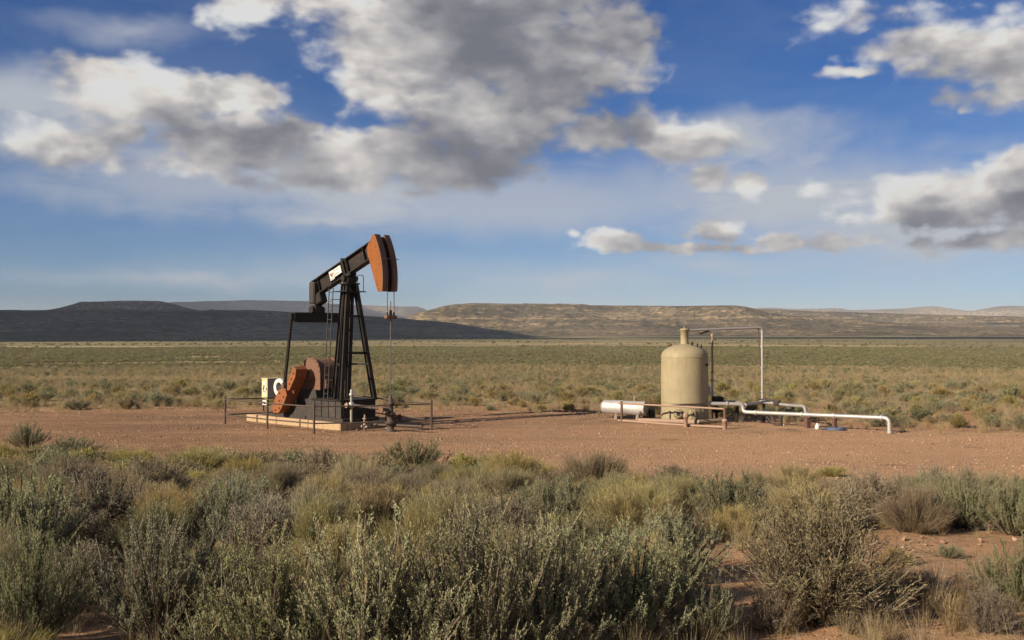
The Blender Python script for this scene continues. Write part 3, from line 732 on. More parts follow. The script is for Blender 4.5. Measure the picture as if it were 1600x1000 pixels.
# ------------------------------------------------------------------ concrete footing
ft = thing('concrete_footing', 'low pale concrete footing under the pump jack', 'footing', PJ_LOC, PJ_RZ)
xs = [-5.24, -3.15, -1.10, .86]
for i in range(3):
    MB().box(((xs[i] + xs[i + 1]) / 2, -.93, .15), (xs[i + 1] - xs[i] - .02, .34, .30), ch=.03).build('footing_block', M_CONC, ft)
    MB().box(((xs[i] + xs[i + 1]) / 2, .93, .15), (xs[i + 1] - xs[i] - .02, .34, .30), ch=.03).build('footing_block', M_CONC, ft)
MB().box((.70, 0, .14), (.32, 1.50, .27), ch=.03).build('footing_block', M_CONC, ft)
MB().box((-5.08, 0, .14), (.32, 1.50, .27), ch=.03).build('footing_block', M_CONC, ft)
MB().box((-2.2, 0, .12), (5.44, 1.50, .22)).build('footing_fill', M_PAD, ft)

# ------------------------------------------------------------------ wellhead under the horse head
def at(x, y): return (x, y, float(gz(x, y)))
ang = PJ_RZ; ca_, sa_ = math.cos(ang), math.sin(ang)
def PW_(lx, ly): return (PJ_LOC[0] + lx * ca_ - ly * sa_, PJ_LOC[1] + lx * sa_ + ly * ca_)
wx, wy = PW_(WX, 0)
wh = thing('wellhead', 'dark rusty wellhead stack below the horse head, polished rod passing into it', 'wellhead', at(wx, wy), PJ_RZ)
MB().lathe([(.20, -.05), (.20, .06), (.13, .07), (.13, .28), (.21, .29), (.21, .36), (.21, .37), (.12, .38), (.12, .62), (.19, .63), (.19, .69), (.10, .70), (.10, .98), (.13, .99), (.13, 1.06), (.07, 1.08), (.07, 1.24), (.05, 1.26), (.03, 1.32)], 18).build('casing_head', M_FENCE, wh)
for z, s_ in ((.50, 1), (.82, -1)):
    arm = MB().cyl((0, 0, z), (.05 * s_, .34 * s_, z), .055, 12).build('side_valve', M_FENCE, wh)
    MB().lathe([(.12, -.02), (.12, .02)], 16, (.05 * s_, .40 * s_, z), Matrix.Rotation(R(90), 3, 'X')).build('hand_wheel', M_RUST, arm)
for k in range(8):
    a = 2 * math.pi * k / 8
    MB().cyl((.17 * math.cos(a), .17 * math.sin(a), .27), (.17 * math.cos(a), .17 * math.sin(a), .40), .018, 6).build('stud', M_BLACK, wh)
MB().tube([(-.95, -.12, .22), (1.35, .32, .26)], .045, 8).build('ground_line', M_FENCE, wh)
# flow line riser with valve, joined to the wellhead by a cross pipe
rx, ry = PW_(.75, -.50)
rs_ = thing('valve_riser', 'pale valve riser pipe in front of the black pump base', 'valve', (rx, ry, PJ_LOC[2] + .27), PJ_RZ)
MB().tube([(0, 0, -.02), (0, 0, 1.0)], .050, 12).build('riser_pipe', M_CABG, rs_)
MB().lathe([(.06, .98), (.085, .99), (.085, 1.08), (.05, 1.10), (.05, 1.22), (.02, 1.24)], 14).build('riser_cap', M_GALV, rs_)
MB().lathe([(.08, .56), (.12, .60), (.12, .72), (.08, .76)], 14).build('valve_body', M_GALV, rs_)
MB().lathe([(.10, -.015), (.10, .015)], 14, (-.05, -.20, .66), Matrix.Rotation(R(90), 3, 'X')).build('hand_wheel', M_GUARD, rs_)
MB().cyl((-.05, -.20, .66), (0, 0, .66), .02, 8).build('valve_stem', M_GALV, rs_)
MB().tube([(0, 0, .66), (WX - .75, .50, .52)], .05, 10).build('cross_pipe', M_FENCE, rs_)
MB().cyl((.76, .24, .595), (.87, .275, .585), .07, 12).build('pipe_union', M_FENCE, rs_)
sx, sy = PW_(1.42, -.42)
sv = thing('ground_valve', 'short pale valve standing on the gravel before the concrete footing', 'valve', at(sx, sy), PJ_RZ)
MB().lathe([(.07, -.03), (.07, .10), (.10, .11), (.10, .22), (.05, .24), (.05, .42), (.08, .43), (.08, .47), (.03, .48), (.03, .60)], 14).build('valve_body', M_GUARD, sv)
MB().cyl((-.16, 0, .16), (.16, 0, .16), .05, 10).build('side_port', M_GALV, sv)

# ------------------------------------------------------------------ pipe rail fence round the pump jack
FC = [(-11.28, 39.2), (-7.03, 35.4), (-2.97, 36.75), (-7.0, 42.4)]
fn = thing('pipe_fence', 'thin rusty pipe rail fence enclosing the pump jack', 'fence', at(*FC[1]))
f0 = Vector(at(*FC[1]))
def fpost(x, y, h=1.08):
    g = Vector(at(x, y)) - f0
    p_ = MB().cyl((g.x, g.y, g.z - .25), (g.x, g.y, g.z + h), .040, 10).build('post', M_FENCE, fn)
    MB().lathe([(.046, h - .01), (.046, h + .02), (.02, h + .035)], 10, g).build('post_cap', M_FENCE, p_)
def mixp(a, b, t): return (a[0] + (b[0] - a[0]) * t, a[1] + (b[1] - a[1]) * t)
for i, n in ((0, 2), (1, 2), (2, 2), (3, 2)):
    a, b_ = FC[i], FC[(i + 1) % 4]
    for k in range(n): fpost(*mixp(a, b_, k / n if i != 1 else k * .62))
    for z in (.98, .38):
        A_, B_ = Vector(at(*a)) - f0, Vector(at(*b_)) - f0
        m_ = A_.lerp(B_, .5); sag = Vector((0, 0, -.025))
        MB().tube([A_ + Vector((0, 0, z)), m_ + Vector((0, 0, z)) + sag, B_ + Vector((0, 0, z))], .026, 8).build('rail', M_FENCE, fn)

# ------------------------------------------------------------------ electrical cabinet behind the fence
cx_, cy_ = -11.0, 45.6
ec = thing('electrical_cabinet', 'cream and grey electrical cabinet on legs left of the pump jack', 'cabinet', at(cx_, cy_), PJ_RZ)
MB().box((0, 0, 1.05), (.42, .70, .90), ch=.01).build('cabinet_body', M_CABG, ec)
dr = MB().box((0, -.365, 1.05), (.44, .03, .92), ch=.006).build('cabinet_door', M_CREAM, ec)
MB().box((-.02, -.384, 1.08), (.20, .008, .62)).build('warning_sign', M_WHITE, dr)
MB().box((-.05, -.390, 1.10), (.10, .006, .24), Matrix.Rotation(R(12), 3, 'Y')).build('sign_mark', M_INK, dr)
MB().box((-.02, -.390, .92), (.14, .006, .05)).build('sign_mark', M_INK, dr)
MB().box((.15, -.388, 1.05), (.03, .03, .14), ch=.006).build('door_handle', M_DGREY, dr)
MB().box((0, 0, 1.52), (.50, .80, .04), ch=.008).build('cabinet_roof', M_CREAM, ec)
s2 = MB().box((0, -.37, .43), (.34, .012, .22)).build('lower_sign', M_WHITE, ec)
MB().box((-.04, -.380, .45), (.20, .006, .06)).build('sign_mark', M_INK, s2); MB().box((.02, -.380, .37), (.14, .006, .03)).build('sign_mark', M_INK, s2)
for (x, y) in ((-.17, -.32), (.17, -.32), (-.17, .32), (.17, .32)):
    MB().box((x, y, .30), (.05, .05, .66)).build('leg', M_DGREY, ec)
# ------------------------------------------------------------------ tan separator tank
TX, TY = 6.93, 40.0; TZ = float(gz(TX, TY))
tk = thing('storage_tank', 'tan upright cylindrical tank with domed top and short neck', 'tank', (TX, TY, TZ))
TR = .935
sh = MB().lathe([(TR, .10)] + [(TR, z) for z in (.8, .81, 1.6, 2.4, 2.62)], 64, cap=False).build('shell', M_TANK, tk)
dome = [(TR, 2.62), (TR + .008, 2.625), (TR + .008, 2.65), (TR, 2.655)] + [(TR * math.cos(R(a)), 2.655 + .50 * math.sin(R(a))) for a in np.linspace(4, 80, 18)]
MB().lathe(dome, 64, cap=False).build('dome', M_TANK, tk)
nk = MB().lathe([(.21, 3.08), (.175, 3.14), (.158, 3.18), (.158, 3.70), (.178, 3.705), (.178, 3.75), (.15, 3.76), (.05, 3.79)], 32).build('neck', M_TANK, tk)
MB().cyl((0, 0, 3.76), (0, 0, 3.86), .035, 10).build('vent_cap', M_TANKD, nk)
MB().lathe([(TR + .05, .0), (TR + .05, .09), (TR + .01, .11)], 64).build('base_ring', M_TANKD, tk)
MB().lathe([(TR + .004, .815), (TR + .012, .83), (TR + .012, .85), (TR + .004, .865)], 64, cap=False).build('weld_band', M_TANKD, tk)
for z in (1.28, 1.95):
    MB().lathe([(TR - .004, z), (TR + .004, z + .008), (TR + .004, z + .016), (TR - .004, z + .024)], 64, cap=False).build('weld_seam', M_TANK, tk)
def on_shell(deg, z, out=0.0):       # deg from straight towards the camera, + to the right
    return Vector((math.sin(R(deg)) * (TR + out), -math.cos(R(deg)) * (TR + out), z))
def nrm(deg): return Matrix((Vector((math.cos(R(deg)), math.sin(R(deg)), 0)), Vector((0, 0, 1)), Vector((math.sin(R(deg)), -math.cos(R(deg)), 0)))).transposed()
mh = MB().lathe([(.15, -.03), (.15, .05), (.19, .05), (.19, .09), (.05, .10)], 24, on_shell(-24, .42), nrm(-24)).build('manhole', M_TANKD, tk)
for k in range(10):
    a = 2 * math.pi * k / 10; p = on_shell(-24, .42, .10) + nrm(-24) @ Vector((.165 * math.cos(a), .165 * math.sin(a), 0))
    MB().cyl(p, p + nrm(-24) @ Vector((0, 0, .02)), .016, 6).build('bolt', M_BLACK, mh)
MB().box(on_shell(-24, .42, .11), (.12, .12, .03), nrm(-24), .01).build('manhole_grip', M_BLACK, mh)
MB().box(on_shell(7, .36, .09), (.22, .46, .20), nrm(7), .02).build('burner_door', M_TANK, tk)
MB().box(on_shell(7, .44, .20), (.05, .10, .02), nrm(7), .004).build('door_latch', M_BLACK, tk)
MB().box(on_shell(42, .55, .02), (.16, .10, .03), nrm(42), .006).build('name_plate', M_TANKD, tk)
MB().lathe([(.055, -.02), (.055, .06), (.035, .065)], 16, on_shell(56, 2.33), nrm(56)).build('sight_port', M_BLACK, tk)
MB().tube([on_shell(-47, .12, .05), on_shell(-47, .52, .05)], .03, 8).build('sample_pipe', M_TANKD, tk)
arcp = [on_shell(d, .74 + .06 * math.sin(R((d + 45) * 2)), .045) for d in np.linspace(-72, 50, 26)]
MB().tube(arcp, .018, 8).build('hose_line', M_RUBBER, tk)
for (a, r_) in ((-125, .60), (-118, .66), (35, .42), (48, .60), (60, .70)):
    x, y = r_ * math.sin(R(a)), -r_ * math.cos(R(a)); z = 2.65 + .5 * math.sin(math.acos(r_ / TR))
    MB().lathe([(.03, -.05), (.03, .08), (.045, .085), (.045, .11), (.015, .12), (.015, .17)], 8, (x, y, z)).build('dome_fitting', M_BLACK if a > 0 else M_RUST, tk)
# low runner pipe in front of the tank
rn = thing('runner_pipe', 'thick pale pipe lying on the ground before the tan tank', 'pipe', at(5.7, 38.9))
r0 = Vector(at(5.7, 38.9))
MB().tube([Vector((5.02, 39.55, .13)) - r0, Vector((7.05, 38.55, .15)) - r0], .09, 14).build('pipe_run', M_GUARD, rn)
MB().lathe([(.12, -.02), (.12, .02)], 16, Vector((7.06, 38.545, .15)) - r0, Vector((2.03, -1.0, .02)).to_track_quat('Z', 'Y').to_matrix()).build('end_flange', M_TANKD, rn)
MB().tube([Vector((7.25, 38.80, .13)) - r0, Vector((8.35, 39.35, .15)) - r0], .085, 14).build('pipe_run', M_TANKD, rn)
st_ = thing('flanged_stub', 'short rounded pipe stub standing before the tan tank', 'pipe stub', at(6.62, 37.98))
MB().lathe([(.075, -.05), (.075, .36), (.10, .37), (.11, .42), (.10, .50), (.06, .55), (.01, .565)], 16).build('stub_body', M_GUARD, st_)
MB().cyl((0, -.06, .45), (0, -.13, .45), .045, 10).build('stub_plug', M_TANKD, st_)

# ------------------------------------------------------------------ guard rail before the tank
ga, gb_ = Vector(at(4.40, 40.0)), Vector(at(7.93, 37.15))
gr = thing('guard_rail', 'dusty pink pipe guard rail crossing in front of the tan tank', 'guard rail', ga)
MB().cyl((0, 0, -.2), (0, 0, .84), .05, 10).build('post', M_BROWN, gr)
q = gb_ - ga
MB().cyl(q + Vector((0, 0, .38)), q + Vector((0, 0, .80)), .055, 10).build('post', M_BROWN, gr)
MB().lathe([(.085, -.1), (.085, .28), (.11, .29), (.11, .34), (.08, .38), (.055, .40)], 14, q).build('post_sleeve', M_GUARD, gr)
MB().tube([Vector((-.10, .08, .76)), q * .5 + Vector((0, 0, .76)), q + Vector((.02, -.02, .76))], .035, 10).build('rail', M_GUARD, gr)
MB().tube([Vector((-.12, .10, .07)), q * .5 + Vector((0, 0, .05)), q + Vector((0, 0, .08))], .045, 10).build('rail', M_GUARD, gr)

# ------------------------------------------------------------------ aluminium bullet tank on saddles
ba, bb_ = Vector((3.86, 41.65, .52)), Vector((5.46, 40.75, .50)); bl = (bb_ - ba)
bt = thing('bullet_tank', 'small silver horizontal cylinder tank left of the tan tank', 'tank', at(4.6, 41.25))
o_ = Vector(at(4.6, 41.25)); BMx = bl.to_track_quat('Z', 'Y').to_matrix(); L = bl.length
MB().lathe([(.10, -.13), (.19, -.09), (.25, -.03), (.285, .02)] + [(.29, z) for z in (.06, L * .5 - .01)] + [(.294, L * .5), (.29, L * .5 + .01), (.29, L - .02), (.30, L - .01), (.30, L + .02), (.27, L + .02)], 40, ba - o_, BMx, cap=False).build('shell', M_STEEL, bt)
MB().lathe([(.03, -.135), (.10, -.13)], 20, ba - o_, BMx).build('rear_cap', M_STEEL, bt)
MB().lathe([(.27, L + .015), (.20, L - .05), (.06, L - .08), (.06, L + .06), (.02, L + .07)], 30, ba - o_, BMx).build('end_plate', M_CABG, bt)
for t in (.28, .80):
    p = ba.lerp(bb_, t) - o_
    lg = MB().box((p.x, p.y, .12), (.09, .30, .36), ch=.01).build('saddle_leg', M_CABG, bt)
    MB().box((p.x, p.y, -.02), (.26, .36, .06), ch=.01).build('foot_plate', M_CONC, lg)
p = ba.lerp(bb_, .74) - o_
MB().lathe([(.04, .26), (.04, .36), (.055, .37), (.055, .42), (.02, .43), (.02, .52)], 10, (p.x, p.y, .52)).build('top_fitting', M_TANKD, bt)
pr_ = thing('burner_box', 'dark burner box between the silver cylinder and the tan tank', 'burner', at(5.75, 41.0))
MB().box((0, 0, .22), (.26, .34, .46), ch=.03).build('housing', M_BLACK, pr_)
MB().lathe([(.15, -.10), (.17, .0), (.15, .12)], 18, (-.26, -.02, .22), Matrix.Rotation(R(90), 3, 'Y')).build('blower', M_DGREY, pr_)

# ------------------------------------------------------------------ silver vent line: tank neck, overhead run, tall riser
vl = thing('vent_line', 'thin silver pipe from tank neck across to a tall riser', 'pipe', at(10.30, 41.0))
v0 = Vector(at(10.30, 41.0))
MB().tube(bend([Vector((TX + .17, TY, 3.70)) - v0, Vector((10.10, 40.95, 3.82)) - v0, Vector((10.30, 41.0, 3.82)) - v0, Vector((10.30, 41.0, .74)) - v0][:1] + [Vector((10.30, 41.0, 3.82)) - v0, Vector((10.30, 41.0, .74)) - v0], .16, 7), .050, 14).build('pipe_run', M_GALV, vl)
for z in (3.05, 2.2, 1.2): MB().cyl((0, 0, z), (0, 0, z + .06), .075, 12).build('coupling', M_GALV, vl)
brk = MB().bar((-.16, .0, 3.98), (-.06, 0, 2.20), .03, .03).build('stay_bar', M_BROWN, vl)
MB().box((.12, -.02, 2.78), (.24, .05, .05)).build('bracket', M_BROWN, vl); MB().cyl((.22, -.02, 2.70), (.22, -.02, 2.90), .03, 8).build('bracket_knob', M_BROWN, vl)
c0 = Vector((TX + .95, TY + .3, 3.735)) - v0
cl = MB().box(c0, (.16, .14, .15), ch=.02).build('pipe_clamp', M_BROWN, vl); MB().bar(c0 + Vector((-.28, 0, -.17)), c0 + Vector((.10, 0, -.07)), .05, .06).build('clamp_arm', M_BROWN, cl)
# slim mast behind the tank
ms = thing('slim_mast', 'slim pale mast pipe standing just right of the tan tank', 'mast', at(8.20, 40.75))
MB().cyl((0, 0, -.1), (0, 0, 1.95), .05, 10).build('lower_pipe', M_GALV, ms); MB().cyl((0, 0, 1.95), (0, 0, 3.45), .042, 10).build('upper_pipe', M_TANKD, ms)
MB().lathe([(.06, 3.44), (.07, 3.50), (.05, 3.56), (.01, 3.58)], 10).build('mast_cap', M_TANKD, ms)
for z in (1.62, 1.95, 2.9): MB().lathe([(.06, z), (.075, z + .02), (.06, z + .06)], 10).build('coupling', M_TANKD, ms)
MB().bar((.0, 0, 3.38), (.16, 0, 3.30), .04, .05).build('spout', M_BROWN, ms)
MB().box((-.13, -.02, 1.25), (.09, .10, .34), ch=.02).build('gauge_tube', M_GALV, ms)
# dark valve set at the mast foot
dv = thing('valve_set', 'dark valve cluster low behind the right side of the tan tank', 'valve', at(8.28, 40.35))
MB().lathe([(.10, -.03), (.10, .10), (.06, .12), (.06, .34), (.11, .36), (.15, .44), (.15, .56), (.10, .62), (.06, .64), (.06, .84), (.12, .86), (.12, .98), (.05, 1.0)], 16).build('valve_stack', M_BLACK, dv)
MB().box((.02, -.02, .92), (.40, .22, .22), ch=.03).build('actuator', M_BLACK, dv)
MB().cyl((-.20, 0, .47), (.24, -.05, .47), .08, 12).build('cross_body', M_DGREY, dv)
MB().lathe([(.13, -.015), (.13, .015)], 16, (.26, -.02, .88), Matrix.Rotation(R(90), 3, 'Y')).build('hand_wheel', M_DGREY, dv)
MB().tube(bend([(.15, 0, .82), (.75, .02, .80), (1.02, 0, .76), (1.08, -.35, .62)], .2), .055, 10).build('return_pipe', M_CABG, dv)

# ------------------------------------------------------------------ main silver pipeline to the right
mp = thing('silver_pipeline', 'thick silver pipeline running right from the tan tank and bending into the ground', 'pipeline', at(9.2, 39.5))
m0 = Vector(at(9.2, 39.5))
def Q(x, y, z): return Vector((x, y, z)) - m0
run = MB().tube(bend([Q(7.62, 39.62, .79), Q(9.14, 39.50, .77), Q(9.16, 39.46, .47), Q(9.5, 39.18, .47), Q(13.45, 35.55, .56), Q(13.46, 35.53, -.15)], .20, 6), .076, 18).build('pipe_run', M_GALV, mp)
MB().cyl(Q(7.60, 39.63, .79), Q(7.70, 39.615, .79), .13, 18).build('flange', M_GALV, mp)
for t in (.02, .38, .62, .95):
    p = Q(9.5, 39.18, .47).lerp(Q(13.45, 35.55, .56), t); d = (Q(13.45, 35.55, .56) - Q(9.5, 39.18, .47)).normalized() * .035
    MB().cyl(p - d, p + d, .105, 16).build('coupling', M_GALV, mp)
MB().cyl(Q(8.50, 39.55, .78), Q(8.56, 39.546, .78), .11, 16).build('coupling', M_GALV, mp)
MB().cyl(Q(13.46, 35.53, .02), Q(13.46, 35.53, .10), .10, 16).build('coupling', M_GALV, mp)
# branch from the tall riser down to the pipeline
bp = thing('branch_pipe', 'bent silver branch pipe from the tall riser down to the pipeline', 'pipe', at(10.3, 40.5))
n0 = Vector(at(10.3, 40.5))
MB().tube(bend([Vector((9.25, 39.55, .74)) - n0, Vector((10.28, 40.85, .76)) - n0, Vector((10.95, 39.3, .74)) - n0, Vector((11.15, 38.0, .80)) - n0, Vector((11.13, 37.72, .52)) - n0], .16, 6), .060, 14).build('pipe_run', M_GALV, bp)
MB().lathe([(.10, -.08), (.15, -.05), (.15, .05), (.10, .08)], 14, Vector((10.28, 40.85, .76)) - n0).build('tee', M_GALV, bp)
MB().tube([Vector((10.05, 40.6, .90)) - n0, Vector((10.75, 39.9, .88)) - n0], .035, 8).build('valve_lever', M_DGREY, bp)
MB().box(Vector((10.62, 39.95, .78)) - n0, (.26, .22, .20), Matrix.Rotation(R(-60), 3, 'Z'), .03).build('valve_body', M_DGREY, bp)
MB().box(Vector((10.30, 40.80, .30)) - n0, (.10, .10, .80), ch=.01).build('riser_support', M_DGREY, bp)
# supports under the pipeline
def support(x, y, zt, mat, label, w=.13):
    g = at(x, y); s_ = thing('pipe_support', label, 'pipe support', g)
    MB().box((0, 0, (zt - g[2]) / 2 - .05), (w, w, zt - g[2] + .10), Matrix.Rotation(R(20), 3, 'Z'), .012).build('post', mat, s_)
    MB().box((0, 0, zt - g[2]), (w * 1.7, w * 1.5, .035), Matrix.Rotation(R(-42), 3, 'Z'), .006).build('saddle', mat, s_)
    return s_
def along(t): return mixp((9.5, 39.18), (13.45, 35.55), t)
support(*along(.22), .40, M_DGREY, 'slim grey post holding up the silver pipeline beside the black hose', .09)
support(*along(.42), .42, M_BROWN, 'wide rust brown post under the silver pipeline below the branch pipe', .18)
support(*along(.62), .44, M_BROWN, 'rust brown post under the silver pipeline standing in the blue tub', .14)
support(9.02, 39.95, .70, M_BLACK, 'black post under the silver pipe right behind the guard rail end', .12)
hs = thing('black_hose', 'short black hose drooping to the ground under the silver pipeline', 'hose', at(10.1, 38.6))
h0 = Vector(at(10.1, 38.6))
MB().tube([Vector(p) - h0 for p in ((9.98, 38.95, .44), (9.92, 38.8, .32), (10.0, 38.68, .20), (10.08, 38.6, .09), (10.2, 38.5, .05), (10.38, 38.42, .045))], .035, 8).build('hose_run', M_RUBBER, hs)
MB().cyl(Vector((10.36, 38.43, .045)) - h0, Vector((10.48, 38.38, .045)) - h0, .045, 10).build('hose_coupling', M_GALV, hs)
bx0, by0 = along(.625)
bu = thing('blue_tub', 'crumpled blue plastic tub at the foot of a pipe support', 'tub', at(bx0 - .02, by0 - .16), R(-12))
v = []; N = 22; rr_ = random.Random(3)
prof = [(.30, .0), (.33, .03), (.30, .09), (.25, .13), (.22, .125), (.21, .05)]
jit = [rr_.uniform(.88, 1.1) for k in range(N)]
for i, (r_, z) in enumerate(prof):
    for k in range(N):
        a = 2 * math.pi * k / N; v.append((r_ * jit[k] * math.cos(a) * 1.15, r_ * jit[(k * 3) % N] * math.sin(a) * .8, z * jit[(k * 5 + i) % N]))
MB().add(v, [(i * N + k, i * N + (k + 1) % N, (i + 1) * N + (k + 1) % N, (i + 1) * N + k) for i in range(len(prof) - 1) for k in range(N)], True).add(v[-N:], [tuple(range(N))]).build('tub_body', M_BLUE, bu)
MB().bar((-.55, .02, .03), (-.30, .0, .05), .10, .04, ch=.01).build('tub_flap', M_BLUE, bu)
wj = thing('white_jug', 'small white jug on the ground between two pipe supports', 'jug', at(*mixp(along(.48), (11.4, 37.0), .5)))
MB().lathe([(.07, .0), (.085, .02), (.085, .12), (.06, .17), (.03, .19), (.03, .23), (.025, .235)], 14).build('jug_body', M_WHITE, wj)
MB().tube(bend([(.05, 0, .17), (.10, 0, .18), (.10, 0, .09), (.08, 0, .07)], .03), .012, 6).build('jug_handle', M_WHITE, wj)
# ------------------------------------------------------------------ plants
def leaf_mat(name, cols, trans=.30, rough=.7):
    """cols: leaf colours picked per leaf by the 'tint' attribute, shifted a little per plant"""
    m = bpy.data.materials.new(name); m.use_nodes = True
    T = NT(m.node_tree); T.n.clear()
    at_ = T.node('ShaderNodeAttribute', attribute_name='tint').outputs['Fac']
    rnd = T.node('ShaderNodeObjectInfo').outputs['Random']
    cr_ = T.node('ShaderNodeValToRGB'); T.l.new(at_, cr_.inputs[0]); c_ = cr_.color_ramp
    while len(c_.elements) < len(cols): c_.elements.new(.5)
    for i, q in enumerate(cols):
        c_.elements[i].position = i / (len(cols) - 1); c_.elements[i].color = (*q, 1)
    hs_ = T.node('ShaderNodeHueSaturation'); T.l.new(cr_.outputs[0], hs_.inputs['Color'])
    T.l.new(T.rng(rnd, 0, 1, .475, .515), hs_.inputs['Hue']); T.l.new(T.rng(T.m('FRACT', T.m('MULTIPLY', rnd, 7.3)), 0, 1, .8, 1.2), hs_.inputs['Value'])
    T.l.new(T.rng(T.m('FRACT', T.m('MULTIPLY', rnd, 13.7)), 0, 1, .8, 1.15), hs_.inputs['Saturation'])
    d = T.node('ShaderNodeBsdfDiffuse'); t = T.node('ShaderNodeBsdfTranslucent')
    T.l.new(hs_.outputs[0], d.inputs[0]); T.l.new(hs_.outputs[0], t.inputs[0])
    mx = T.node('ShaderNodeMixShader'); mx.inputs[0].default_value = trans
    T.l.new(d.outputs[0], mx.inputs[1]); T.l.new(t.outputs[0], mx.inputs[2])
    o = T.node('ShaderNodeOutputMaterial'); T.l.new(mx.outputs[0], o.inputs[0])
    return m
M_SAGE = leaf_mat('sage_leaf', [(.138, .156, .086), (.218, .238, .132), (.318, .326, .182), (.41, .385, .20)])
M_RABB = leaf_mat('rabbitbrush_stem', [(.20, .182, .080), (.30, .262, .115), (.42, .345, .165), (.54, .42, .215)])
M_DRY = leaf_mat('dry_leaf', [(.165, .150, .092), (.245, .215, .132), (.34, .285, .175), (.43, .34, .205)])
M_STRAW = leaf_mat('straw', [(.25, .19, .10), (.36, .28, .15), (.44, .35, .20), (.30, .25, .12)])
M_BARK = leaf_mat('grey_bark', [(.105, .086, .060), (.175, .146, .102), (.25, .212, .150)], 0.0)

def unit(v): return v / np.maximum(np.linalg.norm(v, axis=-1, keepdims=True), 1e-9)
class Veg:
    def __init__(s): s.v = []; s.f = []; s.t = []; s.mi = []; s.n = 0
    def quads(s, v, tint, mi=0):          # v (n,4,3)
        n = len(v)
        if n == 0: return
        s.v.append(v.reshape(-1, 3)); s.f.append((np.arange(n * 4).reshape(-1, 4)) + s.n); s.n += n * 4
        s.t.append(np.repeat(tint, 4)); s.mi.append(np.full(n, mi))
    def leaves(s, base, d, L, Wd, rg, tint, mi=0):
        side = unit(np.cross(d, rg.normal(size=d.shape)))
        tip = base + d * L[:, None]; mid = base + d * (L * .55)[:, None]
        s.quads(np.stack([base, mid + side * Wd[:, None] / 2, tip, mid - side * Wd[:, None] / 2], 1), tint, mi)
    def ribbons(s, P, w0, w1, rg, tint, mi=0, cross=False):
        """P (n,k,3) polylines -> tapering strips; cross adds a second strip at right angles"""
        n, k, _ = P.shape
        d = unit(P[:, -1] - P[:, 0]); side = unit(np.cross(d, rg.normal(size=d.shape)))
        sides = [side] + ([unit(np.cross(d, side))] if cross else [])
        for sd in sides:
            for j in range(k - 1):
                wa = w0 + (w1 - w0) * j / (k - 1); wb = w0 + (w1 - w0) * (j + 1) / (k - 1)
                wa = np.broadcast_to(wa, (n,))[:, None]; wb = np.broadcast_to(wb, (n,))[:, None]
                s.quads(np.stack([P[:, j] - sd * wa / 2, P[:, j] + sd * wa / 2, P[:, j + 1] + sd * wb / 2, P[:, j + 1] - sd * wb / 2], 1), tint, mi)
    def mesh(s, name, mats):
        v = np.concatenate(s.v); f = np.concatenate(s.f); me = mesh_np(name, v, f, None, False)
        for m in mats: me.materials.append(m)
        a = me.attributes.new('tint', 'FLOAT', 'POINT'); a.data.foreach_set('value', np.concatenate(s.t).astype(np.float32))
        if len(mats) > 1: me.polygons.foreach_set('material_index', np.concatenate(s.mi).astype(np.int32))
        return me
def bez(a, b, c, k):
    t = np.linspace(0, 1, k)[None, :, None]
    return (1 - t) ** 2 * a[:, None] + 2 * t * (1 - t) * b[:, None] + t * t * c[:, None]
def dome_tips(n, rg, squash=1.0, edge=.16):
    """points on an uneven dome of radius .5 and height 1"""
    ph = rg.uniform(0, 2 * np.pi, n); u = rg.uniform(0, 1, n) ** .62
    lump = 1 + edge * np.sin(ph * 3 + rg.uniform(0, 6)) + edge * .8 * np.sin(ph * 5 + u * 6 + rg.uniform(0, 6)) + rg.normal(0, .07, n)
    r = .5 * u * lump; z = np.sqrt(np.clip(1 - (u * .93) ** 2, 0, 1)) * (.93 + .10 * rg.normal(size=n) * .8) * (1 - .18 * (lump < .9))
    return np.stack([r * np.cos(ph), r * np.sin(ph), np.clip(z * squash, .10, 1.2)], -1)
